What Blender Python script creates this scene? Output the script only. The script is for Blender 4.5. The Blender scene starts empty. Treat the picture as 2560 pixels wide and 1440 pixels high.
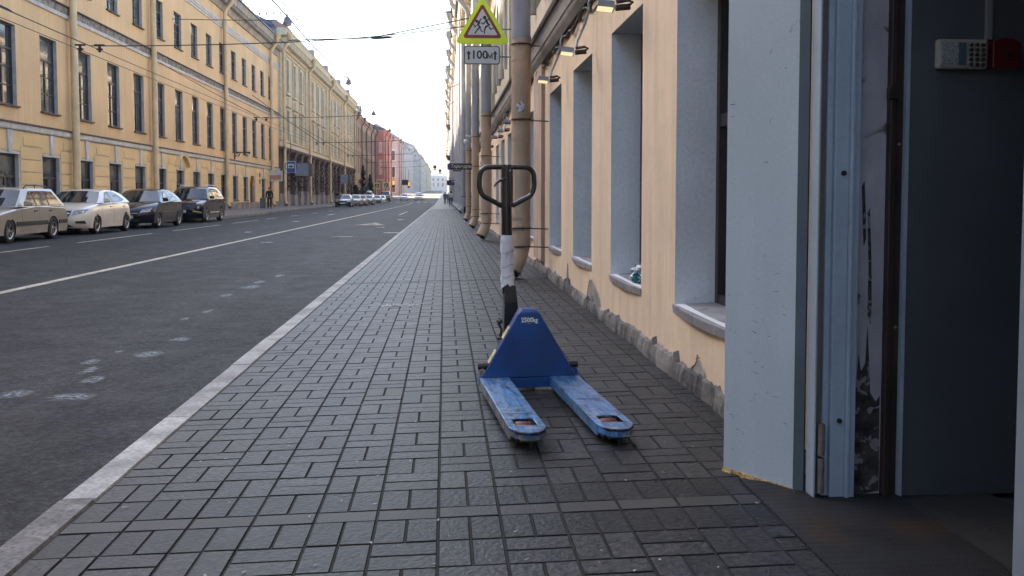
import bpy, bmesh, math, random
from mathutils import Vector, Matrix
random.seed(7)
R = math.radians
C = bpy.context.scene.collection
SC = bpy.context.scene

# ------------------------------------------------------------ camera
F_PX = 2312.0
cam_d = bpy.data.cameras.new('camera'); cam = bpy.data.objects.new('camera', cam_d); C.objects.link(cam)
cam.location = (0, 0, 1.07)
cam.rotation_euler = (R(90-2.97), 0, R(-4.16))
cam_d.sensor_width = 36; cam_d.lens = 36*F_PX/2560
cam_d.shift_y = -(720-612)/2560
cam_d.clip_start = 0.05; cam_d.clip_end = 6000
SC.camera = cam

# ------------------------------------------------------------ sky, sun, exposure
SUN_EL, SUN_X, SUN_Y = 30.0, -0.866, 0.5            # low sun over the roofs on the left, ahead
w = bpy.data.worlds.new('World'); SC.world = w; w.use_nodes = True
nt = w.node_tree; bg = nt.nodes['Background']
sky = nt.nodes.new('ShaderNodeTexSky'); sky.sky_type = 'NISHITA'; sky.sun_disc = False
sky.sun_elevation = R(SUN_EL); sky.sun_rotation = math.atan2(SUN_X, SUN_Y)
sky.air_density = 1.0; sky.dust_density = 3.2; sky.ozone_density = 1.0
nt.links.new(sky.outputs[0], bg.inputs[0]); bg.inputs[1].default_value = 0.15
sl = bpy.data.lights.new('sun', 'SUN'); so = bpy.data.objects.new('sun', sl); C.objects.link(so)
sl.energy = 5.0; sl.angle = R(0.5); sl.color = (1, .86, .68)
ch = math.cos(R(SUN_EL))
so.rotation_euler = Vector((SUN_X*ch, SUN_Y*ch, math.sin(R(SUN_EL)))).to_track_quat('Z', 'Y').to_euler()
so.location = (-30, 20, 40)
vs = SC.view_settings; vs.view_transform = 'Standard'; vs.look = 'None'; vs.gamma = 1; vs.exposure = 2.2

# ------------------------------------------------------------ materials
MATS = {}
def mat(name, col, rough=.7, var=.12, scale=3., bump=0., bscale=60., metal=0., spec=.5, streak=0., col2=None,
        fine=0., fscale=80., coat=0., emit=None, emit_s=0., patch=None, pscale=.6, pthr=.58, island=0., stretch=None, alpha=None):
    if name in MATS: return MATS[name]
    m = bpy.data.materials.new(name); m.use_nodes = True; t = m.node_tree; N = t.nodes; L = t.links
    b = N['Principled BSDF']
    b.inputs['Roughness'].default_value = rough; b.inputs['Metallic'].default_value = metal
    b.inputs['Specular IOR Level'].default_value = spec
    b.inputs['Coat Weight'].default_value = coat; b.inputs['Coat Roughness'].default_value = .06
    co = N.new('ShaderNodeTexCoord'); src = co.outputs['Object']
    if stretch:
        mp = N.new('ShaderNodeMapping'); mp.inputs['Scale'].default_value = stretch; L.new(src, mp.inputs[0]); src2 = mp.outputs[0]
    else: src2 = src
    def noise(s, det=5, source=None, dist=0.):
        n = N.new('ShaderNodeTexNoise'); n.inputs['Scale'].default_value = s; n.inputs['Detail'].default_value = det
        n.inputs['Distortion'].default_value = dist
        L.new(source or src2, n.inputs['Vector']); return n.outputs['Fac']
    def mixc(fac, a, bb, mode='MIX'):
        x = N.new('ShaderNodeMix'); x.data_type = 'RGBA'; x.blend_type = mode
        if hasattr(fac, 'is_linked'): L.new(fac, x.inputs[0])
        else: x.inputs[0].default_value = fac
        for k, v in ((6, a), (7, bb)):
            if hasattr(v, 'is_linked'): L.new(v, x.inputs[k])
            else: x.inputs[k].default_value = (*v, 1)
        return x.outputs[2]
    def ramp(f, a, bb):
        r = N.new('ShaderNodeMapRange'); r.inputs[1].default_value = a; r.inputs[2].default_value = bb; L.new(f, r.inputs[0]); return r.outputs[0]
    c2 = col2 or tuple(max(0, x*(1-2.2*var)) for x in col); c1 = tuple(min(1, x*(1+var)) for x in col)
    out = mixc(ramp(noise(scale), .3, .7), c1, c2)
    if streak:
        mp = N.new('ShaderNodeMapping'); mp.inputs['Scale'].default_value = (3, 3, .16); L.new(src, mp.inputs[0])
        n2 = noise(2.2, 6, mp.outputs[0])
        out = mixc(ramp(n2, .48, .8), out, tuple(x*(1-streak) for x in col))
    if patch:
        n3 = noise(pscale, 8, src, .6); out = mixc(ramp(n3, pthr, pthr+.03), out, patch)
    if fine:
        n4 = noise(fscale, 3, src); f = ramp(n4, .25, .75)
        out = mixc(f, mixc(1., out, (1-fine,)*3, 'MULTIPLY'), mixc(1., out, (1+fine,)*3, 'MULTIPLY'))
    if island:
        g = N.new('ShaderNodeNewGeometry'); f = g.outputs['Random Per Island']
        out = mixc(f, mixc(1., out, (1-island,)*3, 'MULTIPLY'), mixc(1., out, (1+island, 1+island, 1+island*.85), 'MULTIPLY'))
    L.new(out, b.inputs['Base Color'])
    if bump:
        bn = N.new('ShaderNodeBump'); bn.inputs['Strength'].default_value = bump; bn.inputs['Distance'].default_value = .01
        L.new(noise(bscale, 6, src), bn.inputs['Height']); L.new(bn.outputs[0], b.inputs['Normal'])
    if emit:
        b.inputs['Emission Color'].default_value = (*emit, 1); b.inputs['Emission Strength'].default_value = emit_s
    MATS[name] = m; return m

# ------------------------------------------------------------ mesh helper
class MB:
    def __init__(s): s.v = []; s.f = []; s.m = []; s.sm = []
    def add(s, vs, fs, m=0, sm=False):
        o = len(s.v); s.v += [tuple(p) for p in vs]
        for f in fs: s.f.append(tuple(i+o for i in f)); s.m.append(m); s.sm.append(sm)
    def quad(s, a, b, c, d, m=0): s.add([a, b, c, d], [(0, 1, 2, 3)], m)
    def poly(s, pts, m=0): s.add(pts, [tuple(range(len(pts)))], m)
    def box(s, x0, x1, y0, y1, z0, z1, m=0):
        s.add([(x0, y0, z0), (x1, y0, z0), (x1, y1, z0), (x0, y1, z0), (x0, y0, z1), (x1, y0, z1), (x1, y1, z1), (x0, y1, z1)],
              [(0, 3, 2, 1), (4, 5, 6, 7), (0, 1, 5, 4), (1, 2, 6, 5), (2, 3, 7, 6), (3, 0, 4, 7)], m)
    def hexa(s, p8, m=0):
        s.add(p8, [(0, 3, 2, 1), (4, 5, 6, 7), (0, 1, 5, 4), (1, 2, 6, 5), (2, 3, 7, 6), (3, 0, 4, 7)], m)
    def prism(s, bot, top, m=0):
        n = len(bot); s.add(list(bot)+list(top), [tuple(range(n-1, -1, -1)), tuple(range(n, 2*n))] + [(i, (i+1) % n, n+(i+1) % n, n+i) for i in range(n)], m)
    def tube(s, pts, r, seg=8, m=0, cap=True):
        pts = [Vector(p) for p in pts]; n = len(pts); rs = r if isinstance(r, (list, tuple)) else [r]*n
        rings = []; up = None
        for i, p in enumerate(pts):
            d = (pts[min(i+1, n-1)]-pts[max(i-1, 0)]).normalized()
            if up is None: up = Vector((0, 0, 1)) if abs(d.z) < .9 else Vector((0, 1, 0))
            a = d.cross(up)
            if a.length < 1e-4: a = d.cross(Vector((1, 0, 0)))
            a.normalize(); b = a.cross(d).normalized(); up = b
            k = 1.0
            if 0 < i < n-1:
                d1 = (p-pts[i-1]).normalized(); k = 1/max(.55, d.dot(d1))
            rings.append([p+(a*math.cos(q)+b*math.sin(q))*rs[i] for q in [2*math.pi*j/seg for j in range(seg)]])
        vs = [q for rg in rings for q in rg]; fs = []
        for i in range(n-1):
            for j in range(seg): fs.append((i*seg+j, i*seg+(j+1) % seg, (i+1)*seg+(j+1) % seg, (i+1)*seg+j))
        s.add(vs, fs, m, True)
        if cap: s.add(rings[0], [tuple(range(seg-1, -1, -1))], m); s.add(rings[-1], [tuple(range(seg))], m)
    def lathe(s, prof, seg=20, M=None, m=0, sm=True):            # prof (r,h) about local z
        vs = []
        for r, h in prof:
            for j in range(seg):
                q = 2*math.pi*j/seg; p = Vector((r*math.cos(q), r*math.sin(q), h)); vs.append(M @ p if M else p)
        fs = []
        for i in range(len(prof)-1):
            for j in range(seg): fs.append((i*seg+j, i*seg+(j+1) % seg, (i+1)*seg+(j+1) % seg, (i+1)*seg+j))
        s.add(vs, fs, m, sm)
    def mesh(s, name, mats):
        me = bpy.data.meshes.new(name); me.from_pydata(s.v, [], s.f)
        for k in (mats if isinstance(mats, (list, tuple)) else [mats]): me.materials.append(k)
        me.polygons.foreach_set('material_index', s.m); me.polygons.foreach_set('use_smooth', s.sm); me.update()
        return me
    def build(s, name, mats, parent=None, loc=None, bevel=0, seg=2, recalc=True, world=True):
        me = s.mesh(name, mats)
        if recalc and len(s.f) < 20000:
            bm = bmesh.new(); bm.from_mesh(me); bmesh.ops.recalc_face_normals(bm, faces=bm.faces); bm.to_mesh(me); bm.free()
        o = bpy.data.objects.new(name, me); C.objects.link(o)
        if parent:
            o.parent = parent
            if world and loc is None: o.location = -root_loc(parent)
        if loc is not None: o.location = loc
        if bevel:
            bv = o.modifiers.new('bevel', 'BEVEL'); bv.width = bevel; bv.segments = seg; bv.limit_method = 'ANGLE'; bv.angle_limit = R(35)
        return o
def root_loc(o):
    l = Vector(o.location); p = o.parent
    while p: l = l+Vector(p.location); p = p.parent
    return l
def tag(o, label=None, cat=None, group=None, kind=None):
    if label: o['label'] = label
    if cat: o['category'] = cat
    if group: o['group'] = group
    if kind: o['kind'] = kind
    return o
def empty(name, loc, label=None, cat=None, group=None, rz=0):
    o = bpy.data.objects.new(name, None); C.objects.link(o); o.location = loc; o.rotation_euler = (0, 0, rz); o.empty_display_size = .2
    return tag(o, label, cat, group)
def struct(o): return tag(o, kind='structure')
def kids(o): return [c for c in C.objects if c.parent == o]
def dup(o, parent=None):
    ch_ = [c for c in o.children]
    c = o.copy(); C.objects.link(c)
    if parent is not None: c.parent = parent
    for k in ch_: dup(k, c)
    return c
def smooth_by_angle(o, a=35):
    for p in o.data.polygons: p.use_smooth = True
    o.data.set_sharp_from_angle(angle=R(a)); return o
def text_mb(txt, size, M, ext=.001, m=0, align='CENTER', shear=0, off=0):
    cu = bpy.data.curves.new('t', 'FONT'); cu.body = txt; cu.size = size; cu.extrude = ext; cu.align_x = align; cu.align_y = 'CENTER'; cu.shear = shear; cu.offset = off
    cu.resolution_u = 3
    o = bpy.data.objects.new('t', cu); C.objects.link(o)
    dg = bpy.context.evaluated_depsgraph_get(); me = bpy.data.meshes.new_from_object(o.evaluated_get(dg))
    b = MB(); b.add([M @ v.co for v in me.vertices], [tuple(p.vertices) for p in me.polygons], m)
    bpy.data.objects.remove(o); bpy.data.curves.remove(cu); bpy.data.meshes.remove(me)
    return b
FACE = Matrix.Rotation(R(90), 4, 'X')                              # xy plane -> stands upright, read from -y
def at_face(p): return Matrix.Translation(p) @ FACE

class Fr:
    def __init__(s, kind, k): s.kind = kind; s.k = k
    def P(s, u, v, n=0):
        if s.kind == 'L': return (s.k+n, u, v)
        if s.kind == 'R': return (s.k-n, u, v)
        return (u, s.k-n, v)
    def box(s, mb, u0, u1, v0, v1, n0, n1, m=0):
        a = s.P(u0, v0, n0); b = s.P(u1, v1, n1)
        mb.box(min(a[0], b[0]), max(a[0], b[0]), min(a[1], b[1]), max(a[1], b[1]), min(a[2], b[2]), max(a[2], b[2]), m)
    def prof(s, mb, u0, u1, pts, m=0):                            # moulding: profile of (v,n) run along u
        mb.prism([s.P(u0, v, n) for v, n in pts], [s.P(u1, v, n) for v, n in pts], m)

def wall_mb(fr, u0, u1, v0, v1, holes, depth=.25, m=0, mr=1):
    mb = MB()
    us = sorted({u0, u1, *[h[0] for h in holes], *[h[1] for h in holes]}); vv = sorted({v0, v1, *[h[2] for h in holes], *[h[3] for h in holes]})
    us = [u for u in us if u0 <= u <= u1]; vv = [v for v in vv if v0 <= v <= v1]
    for i in range(len(us)-1):
        run = None
        for j in range(len(vv)-1):
            cu, cv = (us[i]+us[i+1])/2, (vv[j]+vv[j+1])/2
            hole = any(h[0] < cu < h[1] and h[2] < cv < h[3] for h in holes)
            if not hole: run = (run[0], vv[j+1]) if run else (vv[j], vv[j+1])
            if (hole or j == len(vv)-2) and run:
                mb.quad(fr.P(us[i], run[0]), fr.P(us[i+1], run[0]), fr.P(us[i+1], run[1]), fr.P(us[i], run[1]), m); run = None
    for a, b, c, d in holes:
        for q in (((a, c), (a, d)), ((b, c), (b, d)), ((a, c), (b, c)), ((a, d), (b, d))):
            p, r = q; mb.quad(fr.P(*p), fr.P(*r), fr.P(r[0], r[1], -depth), fr.P(p[0], p[1], -depth), mr)
    return mb

WCACHE = {}
def window(parent, fr, a, b, c, d, depth, fm, gm, style='cross', bar=.07, sill=None, sm_=None):
    wdt, h = round(b-a, 3), round(d-c, 3); key = (fr.kind, wdt, h, depth, fm.name, gm.name, style, bar, sill)
    z = Fr(fr.kind, 0)
    if key not in WCACHE:
        fb = MB(); n0, n1 = -depth-.02, -depth+.05; e = .003
        z.box(fb, e, bar, 0+e, h-e, n0, n1); z.box(fb, wdt-bar, wdt-e, e, h-e, n0, n1)
        z.box(fb, bar, wdt-bar, e, bar, n0, n1-.004); z.box(fb, bar, wdt-bar, h-bar, h-e, n0, n1-.004)
        if style in ('cross', 'tall', 'half'):
            t = h*(.7 if style != 'half' else .55)
            z.box(fb, bar, wdt-bar, t-bar*.6, t+bar*.6, n0, n1-.006)
            z.box(fb, wdt/2-bar*.6, wdt/2+bar*.6, bar, t-bar*.6, n0, n1-.009)
            if style == 'tall':
                for q in (.25, .48): z.box(fb, bar, wdt-bar, h*q-.02, h*q+.02, n0, n1-.012)
        if sill: z.box(fb, -.08, wdt+.08, -.07, -.004, -.05, sill, 1)
        pb = MB(); pb.quad(z.P(bar*.5, bar*.5, -depth), z.P(wdt-bar*.5, bar*.5, -depth), z.P(wdt-bar*.5, h-bar*.5, -depth), z.P(bar*.5, h-bar*.5, -depth))
        WCACHE[key] = (fb.mesh('window', [fm, sm_ or fm]), pb.mesh('pane', gm))
    fme, pme = WCACHE[key]
    o = bpy.data.objects.new('window', fme); C.objects.link(o); o.parent = parent; o.location = Vector(fr.P(a, c))-root_loc(parent)
    p = bpy.data.objects.new('pane', pme); C.objects.link(p); p.parent = o
    return o

# common materials
M_dark = mat('dark_void', (.012, .012, .014), .8)
M_asph = None
M_black = mat('black_paint', (.012, .012, .014), .32, var=.2, scale=20, coat=.2)
M_glass = mat('window_glass', (.035, .045, .045), .04, var=.3, scale=.8, spec=.8)
M_glassb = mat('window_glass_pale', (.075, .085, .08), .05, var=.3, scale=.7, spec=.8)
M_framed = mat('dark_brown_frame', (.03, .022, .02), .45)
M_white = mat('white_moulding', (.55, .53, .5), .8, var=.1, scale=2, streak=.35, bump=.2)
M_metalg = mat('galvanised_steel', (.25, .27, .3), .45, metal=.5, var=.15, scale=6)
M_wire = mat('wire_black', (.012, .012, .013), .6)
M_flash = mat('roof_flashing', (.045, .035, .035), .6, var=.3)
M_roof = mat('roof_sheet', (.07, .065, .07), .5, var=.25, scale=1.5)
M_roofb = mat('blue_roof_sheet', (.10, .15, .28), .45, var=.2, scale=1)

# ------------------------------------------------------------ ground
def gz(y):                                                       # the street climbs gently far off
    K = [(-80, 0), (130, 0), (204, .38), (300, 1.4), (450, 2.9), (700, 5.5), (1500, 12)]
    for (a, za), (b, zb) in zip(K, K[1:]):
        if y <= b: return za+(zb-za)*(y-a)/(b-a)
    return 12
YS = [-60, 0, 130, 165, 204, 250, 300, 370, 450, 570, 700, 1100]
XK_OUT, XK_IN, XW = -1.40, -1.262, 1.35
def strip(name, x0, x1, z0, z1, mats, y0=-60, y1=1100):
    mb = MB(); ys = sorted({y0, y1, *[y for y in YS if y0 < y < y1]})
    for a, b in zip(ys, ys[1:]): mb.quad((x0, a, z0+gz(a)), (x1, a, z1+gz(a)), (x1, b, z1+gz(b)), (x0, b, z0+gz(b)))
    return mb.build(name, mats)

def asphalt():
    m = bpy.data.materials.new('asphalt'); m.use_nodes = True; t = m.node_tree; N = t.nodes; L = t.links; b = N['Principled BSDF']
    co = N.new('ShaderNodeTexCoord').outputs['Object']
    def noise(s, d=6, vec=co, dist=0):
        n = N.new('ShaderNodeTexNoise'); n.inputs['Scale'].default_value = s; n.inputs['Detail'].default_value = d; n.inputs['Distortion'].default_value = dist
        L.new(vec, n.inputs['Vector']); return n.outputs['Fac']
    def rng(f, a, c, d=0., e=1.):
        r = N.new('ShaderNodeMapRange'); L.new(f, r.inputs[0])
        for k, v in zip((1, 2, 3, 4), (a, c, d, e)): r.inputs[k].default_value = v
        return r.outputs[0]
    def mix(f, a, c):
        x = N.new('ShaderNodeMix'); x.data_type = 'RGBA'; L.new(f, x.inputs[0])
        for k, v in ((6, a), (7, c)):
            if hasattr(v, 'is_linked'): L.new(v, x.inputs[k])
            else: x.inputs[k].default_value = (*v, 1)
        return x.outputs[2]
    def ma(op, a, c):
        x = N.new('ShaderNodeMath'); x.operation = op
        for k, v in ((0, a), (1, c)):
            if hasattr(v, 'is_linked'): L.new(v, x.inputs[k])
            else: x.inputs[k].default_value = v
        return x.outputs[0]
    base = mix(rng(noise(.22, 3), .35, .65), (.016, .017, .019), (.022, .0225, .024))
    mp = N.new('ShaderNodeMapping'); mp.inputs['Scale'].default_value = (.9, .02, 1); L.new(co, mp.inputs[0])
    base = mix(rng(noise(1.0, 3, mp.outputs[0]), .45, .62, 0, .5), base, (.030, .030, .032))
    x = N.new('ShaderNodeMix'); x.data_type = 'RGBA'; x.blend_type = 'MULTIPLY'; x.inputs[0].default_value = 1; L.new(base, x.inputs[6])
    L.new(mix(rng(noise(75, 5), .32, .68), (.35, .35, .36), (1.7, 1.7, 1.7)), x.inputs[7]); base = x.outputs[2]
    x = N.new('ShaderNodeMix'); x.data_type = 'RGBA'; x.blend_type = 'MULTIPLY'; x.inputs[0].default_value = 1; L.new(base, x.inputs[6])
    L.new(mix(rng(noise(24, 4), .36, .66), (.45, .45, .46), (1.75, 1.75, 1.75)), x.inputs[7]); base = x.outputs[2]
    # worn white paint: a broken dotted trail of old marking beside the kerb lane
    tot = None
    wob = N.new('ShaderNodeTexNoise'); wob.inputs['Scale'].default_value = 9; wob.inputs['Detail'].default_value = 5; L.new(co, wob.inputs['Vector'])
    for cx, cy, rx, ry in ((-2.21, 7.02, .13, .20), (-2.18, 5.54, .17, .14), (-2.56, 5.64, .13, .14), (-2.25, 6.07, .09, .15), (-2.17, 7.74, .10, .15), (-2.51, 6.71, .08, .13), (-2.46, 7.16, .05, .08), (-2.49, 9.04, .05, .13), (-2.42, 9.6, .05, .2), (-2.52, 12.2, .16, .35), (-2.55, 12.9, .1, .3), (-2.45, 13.9, .08, .3), (-2.4, 6.4, .06, .2), (-2.6, 11.2, .08, .25)):
        mp = N.new('ShaderNodeMapping'); mp.vector_type = 'TEXTURE'; mp.inputs['Location'].default_value = (cx, cy, -.1); mp.inputs['Scale'].default_value = (rx, ry, 1); L.new(co, mp.inputs[0])
        vl = N.new('ShaderNodeVectorMath'); vl.operation = 'LENGTH'; L.new(mp.outputs[0], vl.inputs[0])
        f = rng(ma('ADD', vl.outputs['Value'], ma('MULTIPLY', wob.outputs['Fac'], .9)), .85, 1.35, 1, 0)
        tot = f if tot is None else ma('MAXIMUM', tot, f)
    mask = ma('MULTIPLY', tot, rng(noise(30, 6), .40, .62, .0, 1))
    base = mix(ma('MULTIPLY', mask, .85), base, (.26, .30, .33))
    L.new(base, b.inputs['Base Color'])
    L.new(rng(noise(3, 4), .3, .7, .6, .72), b.inputs['Roughness']); b.inputs['Specular IOR Level'].default_value = .13
    bn = N.new('ShaderNodeBump'); bn.inputs['Strength'].default_value = .55; bn.inputs['Distance'].default_value = .012
    L.new(noise(70, 4), bn.inputs['Height']); L.new(bn.outputs[0], b.inputs['Normal'])
    return m
M_asph = asphalt()
struct(strip('road', -13.6, XK_OUT, -.10, -.10, M_asph))
M_soil = mat('joint_sand', (.012, .0118, .012), .9, var=.3, scale=30)
gmb = MB(); gmb.box(-3000, 3000, -300, 4000, -3.2, -3.0); struct(gmb.build('ground', mat('far_ground', (.12, .12, .11), .9)))

# kerb stones
M_kerb = mat('granite_kerb', (.33, .33, .33), .7, var=.2, scale=4, fine=.35, fscale=60, bump=.3, bscale=120, island=.14)
mb = MB(); y = -3.0
while y < 130:
    l = 1.15+random.random()*.5; zt = XK_IN*.02+random.uniform(-.003, .003); dx = random.uniform(-.002, .002)
    x0, x1, a, b_ = XK_OUT+dx, XK_IN+dx-.004, y+.004, y+l-.004
    if y < 2.3 or 3.55 < y < 3.6: pass
    c = .012
    mb.add([(x0, a, -.2), (x1, a, -.2), (x1, b_, -.2), (x0, b_, -.2), (x0, a, zt-c), (x1, a, zt-c), (x1, b_, zt-c), (x0, b_, zt-c),
            (x0+c, a+c/2, zt), (x1-c/2, a+c/2, zt), (x1-c/2, b_-c/2, zt), (x0+c, b_-c/2, zt)],
           [(0, 1, 5, 4), (1, 2, 6, 5), (2, 3, 7, 6), (3, 0, 4, 7), (4, 5, 9, 8), (5, 6, 10, 9), (6, 7, 11, 10), (7, 4, 8, 11), (8, 9, 10, 11)], 1 if y+l < 4.6 else 0)
    y += l
struct(mb.build('kerb', [M_kerb, mat('granite_kerb_dark', (.17, .165, .16), .75, var=.2, scale=4, fine=.5, fscale=60, bump=.4, bscale=80, patch=(.19, .19, .19), pscale=3, pthr=.56)]))  # stones nearest the viewer are given a darker tone
struct(strip('kerb_far', XK_OUT, XK_IN, -.02, -.02, M_kerb, 130, 1100)); C.objects['kerb_far'].name = 'kerb'

# basket-weave concrete pavers, laid on a 2 % cross fall
TH = .02
M_pav = mat('concrete_paver', (.027, .0275, .0295), .48, var=.16, scale=2.5, fine=.85, fscale=42, bump=.5, bscale=55, island=.30, spec=.27, patch=(.022, .022, .0235), pscale=1.3, pthr=.60)
M_pavd = mat('concrete_paver_dark', (.0115, .012, .0135), .48, var=.16, scale=2.5, fine=.85, fscale=42, bump=.5, bscale=55, island=.30, spec=.27, patch=(.022, .022, .0235), pscale=1.3, pthr=.60)
M_pavl = mat('concrete_paver_light', (.036, .035, .033), .5, var=.14, scale=2.5, fine=.3, fscale=170, bump=.35, bscale=150, island=.15, spec=.30)
mb = MB(); U = .2055; NC = 13
def paver(x0, x1, y0, y1, m):
    j = .0022; x0 += j; x1 -= j; y0 += j; y1 -= j; c = .0036
    dz = random.uniform(-.0013, .0013); tx = random.uniform(-.0028, .0028); ty = random.uniform(-.0016, .0016); cx, cy = (x0+x1)/2, (y0+y1)/2
    def Z(x, y, o=0): return x*TH+dz+(x-cx)*tx*2+(y-cy)*ty*2-o
    lo = [(x0, y0), (x1, y0), (x1, y1), (x0, y1)]; hi = [(x0+c, y0+c), (x1-c, y0+c), (x1-c, y1-c), (x0+c, y1-c)]
    v = [(p[0], p[1], Z(*p, .03)) for p in lo]+[(p[0], p[1], Z(*p, .0055)) for p in lo]+[(p[0], p[1], Z(*p)) for p in hi]
    mb.add(v, [(0, 1, 5, 4), (1, 2, 6, 5), (2, 3, 7, 6), (3, 0, 4, 7), (4, 5, 9, 8), (5, 6, 10, 9), (6, 7, 11, 10), (7, 4, 8, 11), (8, 9, 10, 11)], m)
    for q in range(8): mb.m[-9+q] = 3
rows = []; y = 1.4
def bask(n):
    global y
    for i in range(n): rows.append(('B', y, len(rows) % 2)); y += U
def vrow(m):
    global y; rows.append(('V', y, m)); y += U
def hrow(m):
    global y; rows.append(('H', y, m)); y += U/2
bask(7); y = 2.84; vrow(1); hrow(2); vrow(1)
bask(19); vrow(0); hrow(2); vrow(1); bask(19); y += .02; hrow(1); y += .02
while y < 78:
    bask(random.choice((18, 26, 30))); y += .012; hrow(1)
for kind, yy, q in rows:
    for c in range(NC):
        xa = XK_IN+.004+c*U; xb = xa+U
        if xa > XW: continue
        mm = q if kind != 'B' else 0
        if kind == 'B' and random.random() < .02: mm = random.choice((1, 2))
        if kind == 'V' or (kind == 'B' and (c+q) % 2 == 0):
            paver(xa, xa+U/2, yy, yy+U, mm); paver(xa+U/2, xb, yy, yy+U, mm)
        elif kind == 'H': paver(xa, xb, yy, yy+U/2, mm)
        else: paver(xa, xb, yy, yy+U/2, mm); paver(xa, xb, yy+U/2, yy+U, mm)
Y_PAV = y
struct(mb.build('pavement', [M_pav, M_pavd, M_pavl, mat('dirty_paver_arris', (.019, .0185, .019), .8, var=.4, scale=14, spec=.15)], recalc=False))
struct(strip('pavement_bed', XK_IN, 1.9, XK_IN*TH-.0042, 1.9*TH-.0042, M_soil, -60, Y_PAV)); C.objects['pavement_bed'].name = 'pavement_bed'
struct(strip('pavement', XK_IN, 1.9, XK_IN*TH, 1.9*TH, M_pav, Y_PAV, 1100))
mb = MB(); mb.quad((XK_IN, -50, -.02), (1.9, -50, .02), (1.9, 1.4, .02), (XK_IN, 1.4, -.02)); struct(mb.build('pavement', M_pav))

# left-hand pavement with its kerb and a bus bay bulge
M_lpav = mat('left_pavement', (.13, .125, .12), .75, var=.15, scale=.8, fine=.25, fscale=30)
mb = MB(); edge = [(-60, -12.6), (46.5, -12.6), (48, -11.9), (62, -11.9), (68, -12.7), (100, -12.9), (108, -12.6), (1100, -12.6)]
edge = [(y_, x_) for y_, x_ in edge]; ys = sorted({*[e[0] for e in edge], *YS})
def ex(y_):
    for (a, xa), (b, xb) in zip(edge, edge[1:]):
        if y_ <= b: return xa+(xb-xa)*(y_-a)/(b-a)
kb = MB()
for a, b in zip(ys, ys[1:]):
    za, zb = gz(a)+.05, gz(b)+.05
    mb.quad((-17.8, a, za), (ex(a)-.15, a, za), (ex(b)-.15, b, zb), (-17.8, b, zb))
    kb.hexa([(ex(a)-.15, a, za-.2), (ex(a), a, za-.2), (ex(b), b, zb-.2), (ex(b)-.15, b, zb-.2), (ex(a)-.15, a, za), (ex(a), a, za), (ex(b), b, zb), (ex(b)-.15, b, zb)])
struct(mb.build('pavement', M_lpav)); struct(kb.build('kerb', mat('left_kerb', (.2, .19, .18), .8, var=.2, scale=2)))

struct(strip('painted_sunlit_road', -60, XK_OUT-.02, -.094, -.094, mat('sun_glare_beige', (.30, .27, .22), .8, var=.15, scale=.4), 236, 418))  # pale sheet over the asphalt; sun glare is put into its colour
# painted road markings
M_line = mat('road_paint', (.50, .46, .36), .7, var=.15, scale=3, patch=(.10, .10, .10), pscale=9, pthr=.6)
M_linew = mat('road_paint_white', (.42, .43, .43), .7, var=.2, scale=3, patch=(.08, .08, .08), pscale=7, pthr=.52)
def mark(x0, x1, y0, y1, m=M_line):
    q = MB(); ys_ = sorted({y0, y1, *[k for k in YS if y0 < k < y1]})
    for a, b in zip(ys_, ys_[1:]): q.quad((x0, a, -.096+gz(a)), (x1, a, -.096+gz(a)), (x1, b, -.096+gz(b)), (x0, b, -.096+gz(b)))
    return struct(q.build('lane_marking', m))
mark(-5.47, -5.33, -30, 152)
for a, b in ((10, 14), (16.2, 22.5), (24.2, 30.3), (32.5, 39.2), (41.5, 47), (49.2, 52), (57, 60), (66, 69), (75, 78)): mark(-9.36, -9.26, a, b)
mark(-1.98, -1.45, 30.0, 30.5, M_linew)
for a, b, c, d in ((-2.6, -2.3, 35.5, 35.9), (-3.3, -2.7, 27.3, 27.5), (-7.2, -6.9, 44, 45), (-4.7, -4.4, 24, 24.2), (-2.4, -2.1, 47, 48), (-7.6, -7.3, 60, 63), (-3.0, -2.86, 60, 74), (-6.6, -6.4, 31, 31.4)): mark(a, b, c, d, M_linew)
for k in range(9): mark(-12.2+k*1.22, -11.7+k*1.22, 163, 167.5, M_linew)
mark(-9.1, -9.0, 176, 196, M_linew); mark(-5.3, -5.2, 176, 200, M_linew)
q = MB(); zz = -.095
q.poly([(-3.75, 38.3, zz), (-2.45, 38.3, zz), (-3.1, 42.3, zz)])
q.poly([(-3.55, 38.75, zz+.004), (-2.65, 38.75, zz+.004), (-3.1, 41.6, zz+.004)], 1)
q.poly([(-3.3, 39.1, zz+.008), (-2.9, 39.1, zz+.008), (-3.0, 40.2, zz+.008), (-3.2, 40.2, zz+.008)], 2)
struct(q.build('painted_warning_triangle', [mat('red_road_paint', (.33, .15, .10), .7, var=.25, scale=4), M_linew, mat('dark_road_paint', (.05, .045, .045), .8)]))
# white scrawl on the pavers
q = MB(); x = -.62
random.seed(3)
for k in range(26):
    a = random.uniform(-.5, .5); yb = 9.2+random.uniform(-.07, .07); l = .07
    dx, dy = math.cos(a*3)*l/2, math.sin(a*3)*l*1.4
    px, py = -dy*.09, dx*.4
    z_ = (x)*TH+.0035
    q.quad((x-dx-px, yb-dy-py, z_), (x+dx-px, yb+dy-py, z_), (x+dx+px, yb+dy+py, z_), (x-dx+px, yb-dy+py, z_)); x += .0148
struct(q.build('painted_scrawl', mat('chalk_white', (.38, .40, .42), .8, patch=(.16, .16, .16), pscale=60, pthr=.55)))

exec_parts = True
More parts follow.
